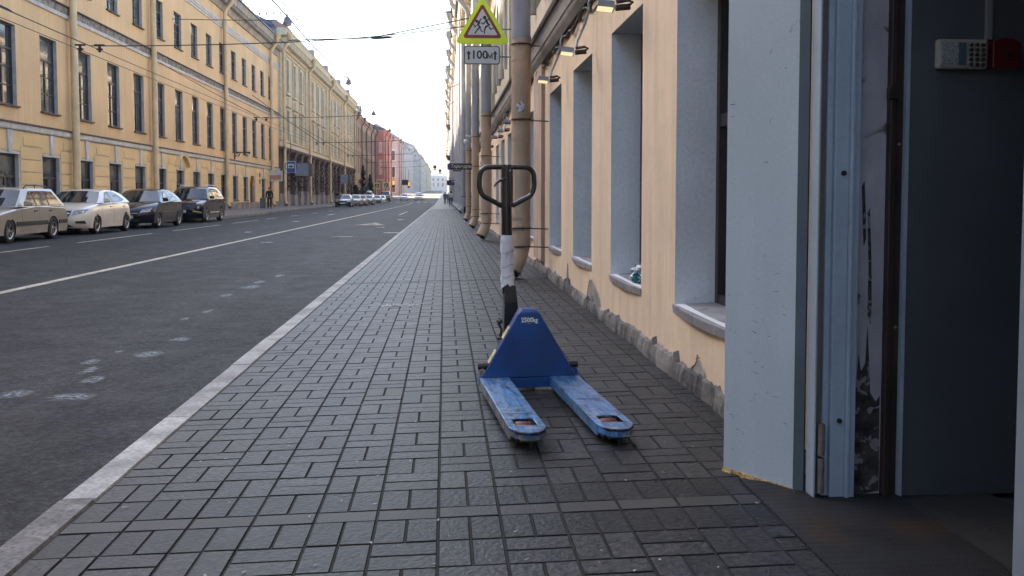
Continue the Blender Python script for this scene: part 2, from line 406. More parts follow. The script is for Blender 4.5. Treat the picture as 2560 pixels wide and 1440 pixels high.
# ------------------------------------------------------------ building helpers
def shell(mb, fr, u0, u1, H, back=14, z0=-.3, m=0):               # sides, back and lid so that a block is closed to the sun
    P = fr.P
    for u in (u0, u1): mb.quad(P(u, z0), P(u, z0, -back), P(u, H, -back), P(u, H), m)
    mb.quad(P(u0, z0, -back), P(u1, z0, -back), P(u1, H, -back), P(u0, H, -back), m)
    mb.quad(P(u0, H, -.02), P(u1, H, -.02), P(u1, H, -back), P(u0, H, -back), m)
def roof(parent, fr, u0, u1, H, rise, m, out=.6, back=14):
    mb = MB(); P = fr.P
    mb.prism([P(u0, H+.01, out), P(u0, H+.13, out), P(u0, H+rise, -back/2), P(u0, H+.01, -back)], [P(u1, H+.01, out), P(u1, H+.13, out), P(u1, H+rise, -back/2), P(u1, H+.01, -back)])
    return mb.build('roof', m, parent)
def moulding(parent, fr, u0, u1, pts, m, name='string_course'):
    mb = MB(); fr.prof(mb, u0, u1, pts); return mb.build(name, m, parent)
def dentil_cornice(parent, fr, u0, u1, z0, z1, out, m, pitch=.5, dw=.22, dh=.3, detail_to=None, name='cornice'):
    mb = MB(); h = z1-z0
    fr.prof(mb, u0, u1, [(z0, 0), (z0, out*.15), (z0+h*.35, out*.3), (z0+h*.55, out*.35), (z0+h*.6, out*.85), (z0+h*.8, out*.9), (z1, out), (z1, 0)])
    u = u0+pitch
    while u < min(u1, detail_to or u1)-dw:
        fr.box(mb, u, u+dw, z0+h*.58-dh, z0+h*.6-.004, out*.2, out*.78); u += pitch
    return mb.build(name, m, parent)
def downpipe(parent, fr, u, ztop, r, n, m, zs=None, m2=None, end=.35, clamps=(), lean=0, head=True, rods=(), zb=0, side=1, elbow=.2):
    mb = MB(); P = fr.P; split = zs or ztop
    mb.tube([P(u, split, n), P(u, end+.12, n), P(u-.02, end, n+.03), P(u-.10, end-.22, n+elbow)], [r, r, r, r*1.02], 14, 0)
    mb.tube([P(u-.102, end-.222, n+elbow), P(u-.1015, end-.221, n+elbow-.001)], [r*.9, r*.9], 14, 2)
    z = end+.45
    while z < split: mb.tube([P(u, z, n), P(u, z+.03, n)], r+.006, 14, 0); z += 1.02
    if zs:
        mb.tube([P(u, zs, n), P(u, ztop, n)], r, 14, 1); z = zs
        while z < ztop: mb.tube([P(u, z, n), P(u, z+.03, n)], r+.006, 14, 1); z += 1.02
    k = 1 if zs else 0
    if head:
        mb.tube([P(u, ztop, n), P(u, ztop+.3, n+.02), P(u, ztop+1.0, n+.55), P(u, ztop+1.3, n+.6)], r, 10, k)
        mb.tube([P(u, ztop+1.3, n+.6), P(u, ztop+1.6, n+.6), P(u, ztop+1.9, n+.6)], [r*1.05, r*2, r*2.3], 10, k)
    o = mb.build('downpipe', [m, m2 or m, M_dark], parent)
    if rods:
        rb = MB()
        for z in rods:
            rb.tube([P(u, z, n-r*.5), P(u+.02, z-.01, 0)], .008, 6); rb.tube([P(u-.02, z, n), P(u-.02, z+.012, n)], r+.008, 14)
            for q in (-.03, .0, .03): rb.tube([P(u-r*1.02, z-.02, n+q), P(u-r*1.08, z+.025, n+q+.01)], .004, 5)
        g = rb.build('pipe_bracket', M_wire, o)
        g.location = (0, 0, 0)
    return o
def pil(parent, fr, u0, u1, v0, v1, n, m, name='pilaster'):
    mb = MB(); fr.box(mb, u0, u1, v0, v1, .001, n); return mb.build(name, m, parent)

# ------------------------------------------------------------ left: ochre three-storey house
XL = -17.3; LF = Fr('L', XL)
m_och = mat('ochre_plaster', (.67, .45, .23), .85, var=.07, scale=.35, streak=.24, bump=.15, bscale=40)
m_ochg = mat('yellow_ground_plaster', (.70, .49, .235), .85, var=.06, scale=.6, streak=.10, bump=.15, bscale=40)
m_groove = mat('groove_lit_edge', (.52, .48, .42), .85, var=.12)  # whitish backing paints the lit upper edge of the grooves
m_rev = mat('reveal_grey', (.36, .34, .33), .8, var=.1)
m_ochpipe = mat('ochre_pipe_paint', (.58, .43, .24), .5, var=.12, scale=1.5, streak=.25)
m_bandg = mat('grey_flaking_band', (.26, .23, .20), .85, var=.3, scale=2.5, patch=(.10, .085, .075), pscale=5, pthr=.55)
B1 = empty('ochre_house', (XL-7, 30, 0), 'long ochre three-storey house with tall dark windows behind the parked cars', 'building')
K = [k for k in range(-3, 14)]; cols = [(41.4+4*k, 43.15+4*k) for k in K]
holes = []
for k, (a, b) in zip(K, cols):
    holes += [(a, b, 4.75, 8.0), (a+.05, b-.05, 10.72, 13.0)]
    if k != 11: holes.append((a, b, .8, 2.8))
door = (84.0, 86.2, .05, 3.1); holes.append(door)
up = [h for h in holes if h[2] > 4]; dn = [h for h in holes if h[2] <= 4]
mb = wall_mb(LF, -45, 98.5, 3.9, 16.8, up, .22); shell(mb, LF, -45, 98.5, 16.8); mb.build('wall', [m_och, m_rev], B1, recalc=False)
mb = wall_mb(LF, -45, 98.5, -.2, 3.9, dn, .22); mb.build('ground_floor_wall', [m_groove, m_rev], B1, recalc=False)
# rusticated courses between the openings
mb = MB(); zc = [.62, 1.05, 1.57, 2.09, 2.61, 3.13]
gcols = sorted([(h[0], h[1]) for h in dn]); gaps = [(gcols[i][1]+.12, gcols[i+1][0]-.12) for i in range(len(gcols)-1)]+[(gcols[-1][1]+.12, 98.3)]
for a, b in gaps:
    for z0, z1 in zip(zc, zc[1:]): LF.box(mb, a, b, z0+.022, z1-.022, .0, .035)
    LF.box(mb, a-.12, b+.12, 3.155, 3.72, 0, .03)
    if b-a > 1.2: LF.box(mb, a+.25, b-.25, 3.2, 3.52, .03, .052)
for a, b in gcols: LF.box(mb, a-.1, b+.1, 2.95, 3.72, 0, .028)
mb.build('rusticated_courses', m_ochg, B1)
for a, b in gcols:
    if a < 30 or 83 < a < 87: continue
    c = (a+b)/2; mb = MB()
    mb.hexa([LF.P(c-.13, 2.86, .028), LF.P(c+.13, 2.86, .028), LF.P(c+.13, 2.86, .09), LF.P(c-.13, 2.86, .09), LF.P(c-.24, 3.74, .028), LF.P(c+.24, 3.74, .028), LF.P(c+.24, 3.74, .11), LF.P(c-.24, 3.74, .11)])
    LF.box(mb, a-.02, b+.02, 2.80, 2.86, 0, .05)
    mb.build('keystone', M_white, B1)
moulding(B1, LF, -45, 98.5, [(-.2, 0), (-.2, .06), (.58, .06), (.6, .03), (.6, 0)], mat('plinth_stone', (.22, .18, .15), .9, var=.3, scale=1.2, streak=.3), 'plinth')
for a, b in ((3.78, 4.02), ):
    moulding(B1, LF, -45, 98.5, [(a, 0), (a, .10), (a+.05, .13), (b, .14), (b, 0)], M_white)
    moulding(B1, LF, -45, 98.5, [(b+.003, 0), (b+.003, .2), (b+.05, .2), (b+.11, 0)], M_flash, 'flashing')
moulding(B1, LF, -45, 98.5, [(9.2, 0), (9.2, .07), (9.36, .10), (9.37, 0)], M_white)
moulding(B1, LF, -45, 98.5, [(9.373, 0), (9.373, .08), (9.7, .10), (9.7, 0)], m_bandg)
moulding(B1, LF, -45, 98.5, [(9.703, 0), (9.703, .2), (9.75, .2), (9.81, 0)], M_flash, 'flashing')
for z in (14.2, 14.42, 14.62): moulding(B1, LF, -45, 98.5, [(z, 0), (z, .06), (z+.13, .1), (z+.14, 0)], M_white)
dentil_cornice(B1, LF, -45, 98.5, 15.6, 16.9, .75, mat('weathered_cornice', (.36, .31, .25), .85, var=.22, scale=1.5, streak=.3), .48, .2, .28)
roof(B1, LF, -45, 98.5, 16.91, 3.4, M_roof, .85)
mb = MB()
u = 40
while u < 98: mb.tube([LF.P(u, 17.03, .5), LF.P(u, 17.75, .25)], .02, 5); u += 1.6
for z, n in ((17.35, .4), (17.72, .26)): mb.tube([LF.P(30, z, n), LF.P(98.4, z, n)], .018, 5)
mb.build('roof_railing', M_wire, B1)
for k, (a, b) in zip(K, cols):
    if a < 28: continue
    GV = [M_glassb, mat('curtained_glass', (.13, .135, .12), .06, var=.25, scale=1.3, spec=.8), M_glass, mat('half_curtained_glass', (.06, .065, .06), .05, var=.5, scale=1.1, spec=.8)]; g1, g2, g3 = (GV[(k*7+q*3+k*k) % 4] for q in (0, 1, 2))
    window(B1, LF, a, b, 4.75, 8.0, .2, M_framed, g1, 'tall', .075, .12, M_flash)
    window(B1, LF, a+.05, b-.05, 10.72, 13.0, .2, M_framed, g2, 'tall', .07, .12, M_flash)
    if k != 11: window(B1, LF, a, b, .8, 2.8, .2, M_framed, g3, 'half', .075, .12, M_flash)
for u in (44.35, 56.2, 74.2, 93.4):
    o = downpipe(B1, LF, u, 15.2, .17, .3, m_ochpipe, end=.5, head=True)
# arched gateway
mb = MB(); a, b, _, t = door; c = (a+b)/2; hw = (b-a)/2; sp = t-1.0; n_ = 10; arc = [(c-hw*math.cos(math.pi*i/n_), sp+1.0*math.sin(math.pi*i/n_)) for i in range(n_+1)]
for i in range(n_):
    (ua, va), (ub, vb) = arc[i], arc[i+1]
    mb.hexa([LF.P(ua, va, -.2), LF.P(ub, vb, -.2), LF.P(ub, vb, .02), LF.P(ua, va, .02), LF.P(ua, t+.02, -.2), LF.P(ub, t+.02, -.2), LF.P(ub, t+.02, .02), LF.P(ua, t+.02, .02)])
mb.build('arch', m_ochg, B1)
mb = MB(); LF.box(mb, a+.02, c+.25, .06, 3.08, -.5, -.42); LF.box(mb, a+.1, c+.1, .3, 1.4, -.42, -.38); LF.box(mb, a+.1, c+.1, 1.6, 2.4, -.42, -.38)
mb.build('gate', mat('brown_gate', (.035, .022, .018), .5, var=.2), B1)
mb = MB(); mb.quad(LF.P(c+.2, 0, -.6), LF.P(b, 0, -.6), LF.P(b, 3.1, -.6), LF.P(c+.2, 3.1, -.6)); mb.build('passage', m_och, B1)
# arched hood over one ground-floor window
mb = MB(); c = 62.3; ar = [(c-1.5*math.cos(R(25+130*i/8)), 2.5+1.25*math.sin(R(25+130*i/8))) for i in range(9)]
for (ua, va), (ub, vb) in zip(ar, ar[1:]): mb.hexa([LF.P(ua, va, .03), LF.P(ub, vb, .03), LF.P(ub, vb, .3), LF.P(ua, va, .3), LF.P(ua, va+.1, .03), LF.P(ub, vb+.1, .03), LF.P(ub, vb+.1, .3), LF.P(ua, va+.1, .3)])
mb.build('window_hood', m_ochg, B1)
# wrought bracket + house number + notice on the pipe
t = empty('lamp_bracket', LF.P(78, 4.25), 'black wrought iron lamp bracket sticking out of the ochre facade above the arched gate', 'bracket')
mb = MB(); mb.tube([LF.P(78, 4.0, .02), LF.P(78, 5.0, .02)], .05, 6); mb.tube([LF.P(78, 4.75, .02), LF.P(78, 4.72, 1.0), LF.P(78, 4.7, 1.3)], [.05, .045, .12], 6)
mb.tube([LF.P(78, 4.1, .02), LF.P(78, 4.5, .12), LF.P(78, 4.4, .35), LF.P(78, 4.68, .5)], .04, 6); mb.build('scrollwork', M_wire, t)
t = empty('notice_board', (-16.75, 93.0, 3.0), 'small white and faded red notice plate fixed to a yellow downpipe of the ochre house', 'sign')
mb = MB(); mb.box(-17.35, -15.95, 92.96, 93.0, 2.6, 3.65); mb.build('plate', mat('notice_white', (.5, .48, .46), .6), t)
mb = MB(); mb.box(-17.2, -16.1, 92.94, 92.957, 2.75, 3.2); mb.build('lower_panel', mat('notice_faded_red', (.36, .2, .15), .7, var=.2, scale=3), t)
t = empty('house_number_plate', LF.P(88.2, 2.9), 'round house number plate with a smaller plate below it, right of the arched gate', 'plate')
mb = MB(); mb.tube([LF.P(88.2, 3.1, .06), LF.P(88.2, 3.1, .1)], .22, 16); mb.build('lantern_disc', M_black, t)
mb = MB(); LF.box(mb, 88.03, 88.37, 2.3, 2.7, .055, .09); mb.build('number_plate', M_black, t)

# ------------------------------------------------------------ left: cream palace with brown rusticated base
m_crm = mat('cream_plaster', (.48, .42, .29), .85, var=.09, scale=.5, streak=.25, bump=.15)
m_crms = mat('cream_stucco_ornament', (.52, .45, .31), .85, var=.12, scale=2)
m_brw = mat('brown_rusticated_stone', (.105, .075, .055), .9, var=.3, scale=1.4, bump=.5, bscale=6, streak=.3)
m_brws = mat('brown_smooth_wall', (.055, .042, .034), .85, var=.2, scale=1)
m_pal = mat('pale_plinth_stone', (.25, .235, .225), .85, var=.18, scale=1.2, streak=.25)
U0, U1 = 98.6, 178.
B2 = empty('cream_palace', (XL-7, 138, 0), 'cream palace with stucco window surrounds above a dark brown rusticated stone base', 'building')
secs = [(99.0, 118.0), (118.0, 138.5), (138.5, 158.5), (158.5, 177.5)]
wc = []
for a, b in secs:
    for i in range(3): wc.append(a+(b-a)*(.27+.25*i))
up = [(c-.75, c+.75, 7.3, 10.4) for c in wc]+[(c-.75, c+.75, 12.6, 15.9) for c in wc]
dn = [(c-1.0, c+1.0, 1.6, 5.2) for c in wc]
mb = wall_mb(LF, U0, U1, 6.3, 18.4, up, .25); shell(mb, LF, U0, U1, 18.4); mb.build('wall', [m_crm, m_crm], B2, recalc=False)
mb = wall_mb(LF, U0, U1, -.2, 6.3, dn, .35); mb.build('base_wall', [m_brws, m_brws], B2, recalc=False)
moulding(B2, LF, U0, U1, [(-.2, .001), (-.2, .1), (1.35, .1), (1.4, .06), (1.4, .001)], m_pal, 'plinth')
piers = []
for (a, b) in secs:
    w_ = (b-a)*.25
    for i in range(4): piers.append(a+(b-a)*(.27-.125+.25*i))
for c in piers:
    mb = MB(); z = 1.7; rr = random.Random(int(c*10))
    while z < 5.3:
        n = .50+rr.uniform(-.06, .10); h = .60; LF.box(mb, c-.66+rr.uniform(-.05, .05), c+.66+rr.uniform(-.05, .05), z, z+h-.20, .002, n); z += h
    LF.box(mb, c-.5, c+.5, 1.42, 5.5, .001, .27)
    mb.hexa([LF.P(c-.6, 5.3, .003), LF.P(c+.6, 5.3, .003), LF.P(c+.6, 5.3, .4), LF.P(c-.6, 5.3, .4), LF.P(c-1.0, 6.0, .003), LF.P(c+1.0, 6.0, .003), LF.P(c+1.0, 6.0, .75), LF.P(c-1.0, 6.0, .75)])
    LF.box(mb, c-.66, c+.66, .0, 1.3, .102, .46, 1); LF.box(mb, c-.7, c+.7, 1.3, 1.7, .004, .5, 1 if rr.random() < .5 else 0)
    mb.build('rusticated_pier', [m_brw, m_pal], B2)
moulding(B2, LF, U0, U1, [(6.02, 0), (6.02, .5), (6.2, .62), (6.34, .62), (6.36, 0)], m_brw)
moulding(B2, LF, U0, U1, [(6.37, 0), (6.37, .2), (6.95, .12), (7.0, .26), (7.1, .26), (7.12, 0)], m_crms)
for c in wc:
    window(B2, LF, c-.75, c+.75, 7.3, 10.4, .22, M_framed, M_glassb, 'cross', .09)
    window(B2, LF, c-.75, c+.75, 12.6, 15.9, .22, M_framed, M_glassb, 'cross', .09)
    window(B2, LF, c-1.0, c+1.0, 1.6, 5.2, .3, M_framed, mat('dark_matt_glass', (.012, .012, .012), .5, spec=.15), 'cross', .1)  # ground-floor panes use a darker, rougher glass
    mb = MB()
    for z0, z1 in ((7.2, 10.5), (12.5, 16.0)):
        LF.box(mb, c-1.05, c-.78, z0, z1, .002, .13); LF.box(mb, c+.78, c+1.05, z0, z1, .002, .13); LF.box(mb, c-1.1, c+1.1, z1, z1+.3, .002, .16)
    LF.box(mb, c-1.2, c+1.2, 12.2, 12.42, .002, .3); LF.box(mb, c-1.0, c+1.0, 11.05, 12.1, .002, .1)
    LF.prof(mb, c-1.3, c+1.3, [(10.85, .002), (10.85, .38), (11.0, .42), (11.05, .002)])
    LF.box(mb, c-.3, c+.3, 10.82, 11.9, .1, .25)
    mb.build('window_surround', m_crms, B2)
for a, b in secs:
    for u in (a+.3, b-.6):
        pil(B2, LF, u-.35, u+.6, 7.13, 16.9, .2, m_crms)
    mb = MB()
    for z0, z1 in ((7.3, 10.6), (12.5, 16.0)):
        for u in (a+1.35, b-1.8): LF.box(mb, u, u+.45, z0, z1, .002, .08)
    mb.build('wall_panels', m_crms, B2)
moulding(B2, LF, U0, U1, [(16.5, 0), (16.5, .1), (16.7, .16), (16.72, 0)], m_crms)
dentil_cornice(B2, LF, U0-.3, U1, 16.9, 18.6, 1.0, m_crms, 1.0, .5, .7)
moulding(B2, LF, U0-.3, U1, [(18.603, -.4), (18.603, 1.05), (18.75, 1.0), (19.5, -.4)], mat('pink_roof_edge', (.30, .2, .17), .7), 'eaves')
roof(B2, LF, U0, U1, 18.62, 3.6, M_roof, .4)
for u in (99.4, 118.2, 138.6, 158.6, 177.2): downpipe(B2, LF, u, 16.3, .17, .5, m_ochpipe if u < 170 else mat('cream_pipe_paint', (.45, .38, .26), .5, var=.12), end=.5)
for u in (120, 134, 150, 164):
    mb = MB(); LF.box(mb, u, u+1.0, 18.8, 19.7, .2, .8); mb.build('gutter_box', M_metalg, B2)
# fire wall facing the viewer, rising above the ochre roof
SF = Fr('S', 98.55); mb = MB()
mb.poly([SF.P(XL-14, 16.5), SF.P(XL+.02, 16.5), SF.P(XL+.02, 18.6), SF.P(XL-7, 22.2), SF.P(XL-14, 22.2)]); mb.build('fire_wall', mat('pale_grey_fire_wall', (.38, .38, .37), .85, var=.08, scale=.4, streak=.2), B2)
mb = MB(); mb.hexa([(XL-.2, 98.3, 18.65), (XL-.2, 98.9, 18.65), (XL-7, 98.9, 22.25), (XL-7, 98.3, 22.25), (XL-.2, 98.3, 18.85), (XL-.2, 98.9, 18.85), (XL-7, 98.9, 22.45), (XL-7, 98.3, 22.45)]); mb.build('parapet_coping', M_roofb, B2)
mb = MB(); mb.box(XL-9.5, XL-4.6, 100, 104, 20, 26.5); mb.build('chimney', mat('chimney_render', (.42, .36, .30), .85), B2)
mb = MB(); mb.hexa([(XL-1.5, 98.3, 18.7), (XL+1.1, 98.3, 18.7), (XL+1.1, 102, 18.7), (XL-1.5, 102, 18.7), (XL-1.2, 98.9, 19.5), (XL-.2, 98.9, 19.5), (XL-.2, 102, 19.5), (XL-1.2, 102, 19.5)]); mb.build('corner_cap', M_roofb, B2)

def simple_house(name, label, fr, u0, u1, H, z0, wallc, floors, pitch, ww, revc=None, pipes=(), roofm=None, trim=None, back=14, rise=3., cols=None, corn=.6, bands=(), sidewin=None, gm=None, pipem=None, panes=True, winto=None, cat='building', surround=None):
    o = empty(name, Vector(fr.P((u0+u1)/2, z0, -back/2)), label, cat)
    wm = mat('plaster_'+name, wallc, .85, var=.09, scale=.5, streak=.2, bump=.12); rm = mat('reveal_'+name, revc or tuple(x*.9 for x in wallc), .85)
    tm = mat('trim_'+name, trim or tuple(min(.8, x*1.25) for x in wallc), .85, var=.1)
    cs = cols or [u0+pitch*(i+.5) for i in range(int((u1-u0)/pitch))]
    hs = [(c-ww/2, c+ww/2, z0+a, z0+b) for c in cs for a, b in floors]
    mb = wall_mb(fr, u0, u1, z0-1, H+z0, hs, .22); shell(mb, fr, u0, u1, H+z0, back, z0-1); mb.build('wall', [wm, rm], o, recalc=False)
    for c in cs:
        if winto and c > winto: continue
        for a, b in floors:
            if panes: window(o, fr, c-ww/2, c+ww/2, z0+a, z0+b, .2, M_framed, gm or M_glass, 'cross', .08)
    if surround:
        for a, b, c_, d in hs:
            mb = MB()
            fr.box(mb, a-.22, a-.02, c_-.1, d+.1, .002, .08); fr.box(mb, b+.02, b+.22, c_-.1, d+.1, .002, .08); fr.box(mb, a-.3, b+.3, d+.1, d+.35, .002, .14); fr.box(mb, a-.25, b+.25, c_-.25, c_-.1, .002, .12)
            mb.build('window_surround', mat('surround_'+name, surround, .85), o)
    for z in bands: moulding(o, fr, u0, u1, [(z0+z, .001), (z0+z, .12), (z0+z+.22, .18), (z0+z+.25, .001)], tm)
    dentil_cornice(o, fr, u0-.05, u1+.05, z0+H-.9, z0+H, corn, tm, .8, .35, .25, detail_to=u0+80)
    roof(o, fr, u0, u1, z0+H+.01, rise, roofm or M_roof, corn+.1, back)
    for u in pipes: downpipe(o, fr, u, z0+H-1.8, .15, .3, pipem or M_metalg, end=z0+.5)
    return o, wm, tm
z3 = gz(200)*.5
H3, wm3, tm3 = simple_house('brown_house', 'narrow looking brown house with dark drainpipes and ivy-dark conifers in front', LF, 178.2, 233, 17.0, .3, (.30, .19, .12), [(1.2, 4), (5.6, 9), (11, 14.6)], 4.2, 1.5, pipes=(181, 194, 206, 219, 231), pipem=mat('dark_drainpipe', (.06, .06, .07), .5), bands=(4.9, 9.9), surround=(.36, .25, .16))
mb = MB()
for u in (184, 196, 210): LF.box(mb, u, u+1.2, 18.5, 21.4, -2, -1.2)
mb.build('chimney', mat('chimney_blue', (.22, .26, .34), .7), H3)
LR = Fr('L', -15.1)
H4, wm4, tm4 = simple_house('red_house', 'brick red corner house with white window trim beyond the brown house', LR, 233.2, 262, 17.0, .7, (.47, .165, .12), [(1.2, 4), (6, 9.5), (11.5, 14.5)], 4.6, 1.4, pipes=(235, 248, 261), pipem=mat('red_pipe', (.3, .1, .08), .5), bands=(4.9, 10.3), surround=(.62, .45, .38))
SR = Fr('S', 233.18); mb = MB(); SR.box(mb, -17.5, -15.12, 0, 17.0, 0, .02); mb.build('side_wall', wm4, H4)
mb = MB()
for a, b in ((6.6, 10.3), (12, 14.8)): SR.box(mb, -16.35, -15.5, a, b, .02, .08)
SR.box(mb, -17.3, -15.12, 5.2, 5.5, .02, .1); SR.box(mb, -17.0, -16.85, .5, 5.2, .021, .12); SR.box(mb, -15.5, -15.2, .5, 5.2, .021, .12); mb.build('side_trim', mat('surround_red_house', (.62, .45, .38)), H4)
LP = Fr('L', -14.9)
H5, wm5, tm5 = simple_house('pink_house', 'pale pink house with white trim, across the side street from the red house', LP, 300, 334, 18.3, 1.4, (.50, .33, .28), [(1.2, 4.2), (6, 9.5), (11.5, 14.5)], 4.4, 1.5, pipes=(303, 318, 332), bands=(5, 10.4), surround=(.6, .52, .46), roofm=mat('mansard_grey', (.2, .24, .3), .5), rise=5)
SP = Fr('S', 299.98)
for i, (v0, v1) in enumerate(((7.4, 10.6), (12.8, 15.8), (2.6, 5.4))):
    mb = MB(); SP.box(mb, -17.3, -15.6, v0-.3, v1+.5, .0, .12); mb.build('side_surround', mat('surround_pink_house', (.6, .52, .46)), H5)
    window(H5, Fr('S', 299.8), -17.0, -15.9, v0, v1, -.02, M_framed, M_glass, 'cross', .09)
for i, (nm, lb, u0, u1, k, H_, z0, colr, rm) in enumerate((
    ('grey_stone_house', 'grey stone house with a blue-grey mansard roof far down the left side', 420, 520, -14.2, 21.5, 2.6, (.30, .30, .31), M_roofb),
    ('beige_house', 'pale beige tall house beyond the grey mansard house, far left', 522, 660, -13.2, 20.5, 3.8, (.45, .40, .32), M_roof),
    ('yellow_far_house', 'faint yellow house near the vanishing end of the left row', 665, 880, -12.6, 19, 5.5, (.48, .40, .27), M_roof))):
    simple_house(nm, lb, Fr('L', k), u0, u1, H_, z0, colr, [(1.5, 4.5), (6, 9), (10.5, 13), (14.5, 17)], 8.0, 2.4, bands=(5.2, 9.8), roofm=rm, rise=5, back=22, panes=i < 2)
o = empty('distant_house', (0, 1010, 8), 'pale hazy house closing the far end of the street', 'building')
mb = MB(); mb.box(-30, 14, 1000, 1020, 5, 24); mb.prism([(-30, 1000, 24), (14, 1000, 24), (14, 1020, 24), (-30, 1020, 24)], [(-26, 1006, 28), (10, 1006, 28), (10, 1014, 28), (-26, 1014, 28)]); mb.build('wall', mat('plaster_distant', (.45, .45, .47), .9), o)
for k in range(8):
    mb = MB(); mb.box(-28+k*5, -26+k*5, 999.9, 1000.1, 12, 16); mb.box(-28+k*5, -26+k*5, 999.9, 1000.1, 18, 21); mb.build('window', M_glass, o)

# ------------------------------------------------------------ right: near peach building
RF = Fr('R', XW)
m_pea = mat('peach_plaster', (.67, .52, .36), .85, var=.06, scale=.45, col2=(.57, .43, .33), streak=.22, bump=.35, bscale=14, fine=.06, fscale=5, patch=(.68, .54, .38), pscale=.5, pthr=.56)
m_reg = mat('grey_painted_reveal', (.66, .68, .69), .75, var=.08, scale=1.5, bump=.5, bscale=18, fine=.10, fscale=50, streak=.12)
m_cru = mat('upper_cream_plaster', (.52, .45, .35), .85, var=.08, scale=.6, streak=.25, bump=.2)
BR = empty('peach_house', (XW+6, 20, 0), 'peach plastered house on the right with deep grey window niches close to the pavement', 'building')
gw = [(4.18, 5.34), (6.28, 7.46), (8.45, 9.69), (10.68, 11.87), (14.05, 15.15), (16.2, 17.4)]
y = 18.6
while y < 45: gw.append((y, y+1.2)); y += 2.25 if len(gw) % 3 else 3.2
gh = [(a, b, .44, 2.385) for a, b in gw]; DOOR = (1.96, 3.135, -.12, 2.35)
mb = wall_mb(RF, -40, 48, -.2, 3.0, gh+[DOOR], .30); mb.build('ground_floor_wall', [m_pea, m_reg], BR, recalc=False)
uw = []
y = 4.4
while y < 46: uw.append(y); y += 2.9
uh = [(c-.5, c+.5, z0, z1) for c in uw for z0, z1 in ((3.8, 5.3), (6.4, 8.6))]
mb = wall_mb(RF, -40, 48, 3.0, 10.2, uh, .2); shell(mb, RF, -40, 48, 10.2, 12); mb.build('wall', [m_cru, m_cru], BR, recalc=False)
for a, b in gw:
    window(BR, RF, a, b, .44, 2.385, .288, M_framed, M_glass, 'half', .06)
    mb = MB(); P = RF.P; nseg = 8
    for i in range(nseg):
        ua, ub = a-.015+(b-a+.03)*i/nseg, a-.015+(b-a+.03)*(i+1)/nseg
        na, nb = [.012+.03*math.sin(math.pi*q)+random.uniform(-.003, .003)*(0 < q < 1) for q in (i/nseg, (i+1)/nseg)]
        if i: na = last
        last = nb
        mb.hexa([P(ua, .392, -.02), P(ub, .392, -.02), P(ub, .39, nb-.006), P(ua, .39, na-.006), P(ua, .449, -.27), P(ub, .449, -.27), P(ub, .437, nb), P(ua, .437, na)])
    mb.build('window_sill', mat('stone_sill', (.27, .265, .28), .75, var=.16, scale=4, bump=.5, bscale=30, patch=(.16, .155, .16), pscale=9, pthr=.6), BR)
for c in uw:
    for z0, z1 in ((3.8, 5.3), (6.4, 8.6)): window(BR, RF, c-.5, c+.5, z0, z1, .18, M_framed, M_glassb, 'cross', .06)
    mb = MB(); arc = [RF.P(c-.62*math.cos(math.pi*i/10), 5.05+.62*math.sin(math.pi*i/10), .05) for i in range(11)]
    mb.tube([RF.P(c-.62, 3.75, .05)]+arc+[RF.P(c+.62, 3.75, .05)], .07, 6)
    for z0, z1 in ((6.4, 8.6),): RF.box(mb, c-.7, c+.7, z1+.1, z1+.3, .002, .2); RF.box(mb, c-.66, c-.53, z0, z1+.1, .002, .08); RF.box(mb, c+.53, c+.66, z0, z1+.1, .002, .08)
    mb.build('window_surround', mat('cream_surround', (.50, .46, .38), .85, var=.1, streak=.2), BR)
m_greyb = mat('dirty_grey_moulding', (.20, .18, .165), .85, var=.18, scale=1.5, streak=.3)
moulding(BR, RF, -40, 48, [(2.86, .001), (2.86, .05), (2.93, .09), (2.98, .10), (2.985, .001)], m_greyb)
moulding(BR, RF, -40, 48, [(2.988, .001), (2.988, .11), (3.10, .16), (3.103, .001)], mat('white_cove', (.52, .51, .50), .8, var=.08, scale=2, streak=.25))
moulding(BR, RF, -40, 48, [(3.106, .001), (3.106, .19), (3.15, .2), (3.22, .001)], M_flash, 'flashing')
moulding(BR, RF, -40, 48, [(5.8, .001), (5.8, .08), (5.95, .14), (6.0, .001)], m_greyb)
dentil_cornice(BR, RF, -40, 48, 9.3, 10.2, .7, mat('cream_cornice', (.46, .4, .32), .85, var=.15, streak=.3), .6, .25, .3)
roof(BR, RF, -40, 48, 10.21, 2.2, M_roof, .8, 12)
pil(BR, RF, 12.45, 13.5, .2, 2.855, .05, mat('dirty_pilaster', (.45, .33, .26), .85, var=.12, scale=2, streak=.35, bump=.3), 'pilaster')
for u in (19.0, 26, 33, 40): pil(BR, RF, u-1.0, u-.55, 3.23, 9.25, .1, m_cru)
# broken plinth of rough concrete
m_con = mat('rough_concrete_plinth', (.22, .205, .19), .95, var=.3, scale=3.5, bump=1., bscale=16, patch=(.07, .065, .065), pscale=2.6, pthr=.57)
mb = MB(); u = 3.3; rr = random.Random(5); tp = .14; lift = 0; n_prev = .035
while u < 47:
    du = .028 if u < 14 else .5; lift = max(0, lift*.75-.002)
    if rr.random() < .035 and u < 14: lift = rr.uniform(.02, .055)
    nt_ = .128+.012*math.sin(u*1.3)+.006*math.sin(u*7.1)+rr.uniform(-.009, .009)+lift
    n1 = .03+.008*math.sin(u*3.7)+rr.uniform(-.008, .008); vm = nt_*rr.uniform(.45, .6)
    P = RF.P
    mb.add([P(u, -.1, n_prev+.012), P(u+du, -.1, n1+.012), P(u+du, vm, n1+.006+rr.uniform(-.006, .006)), P(u, tp*.5, n_prev+.004), P(u+du, nt_-.01, n1*.8), P(u, tp-.01, n_prev*.8), P(u+du, nt_, .002), P(u, tp, .002)], [(0, 1, 2, 3), (3, 2, 4, 5), (5, 4, 6, 7)])
    tp = nt_; n_prev = n1; u += du
mb.build('plinth', m_con, BR)
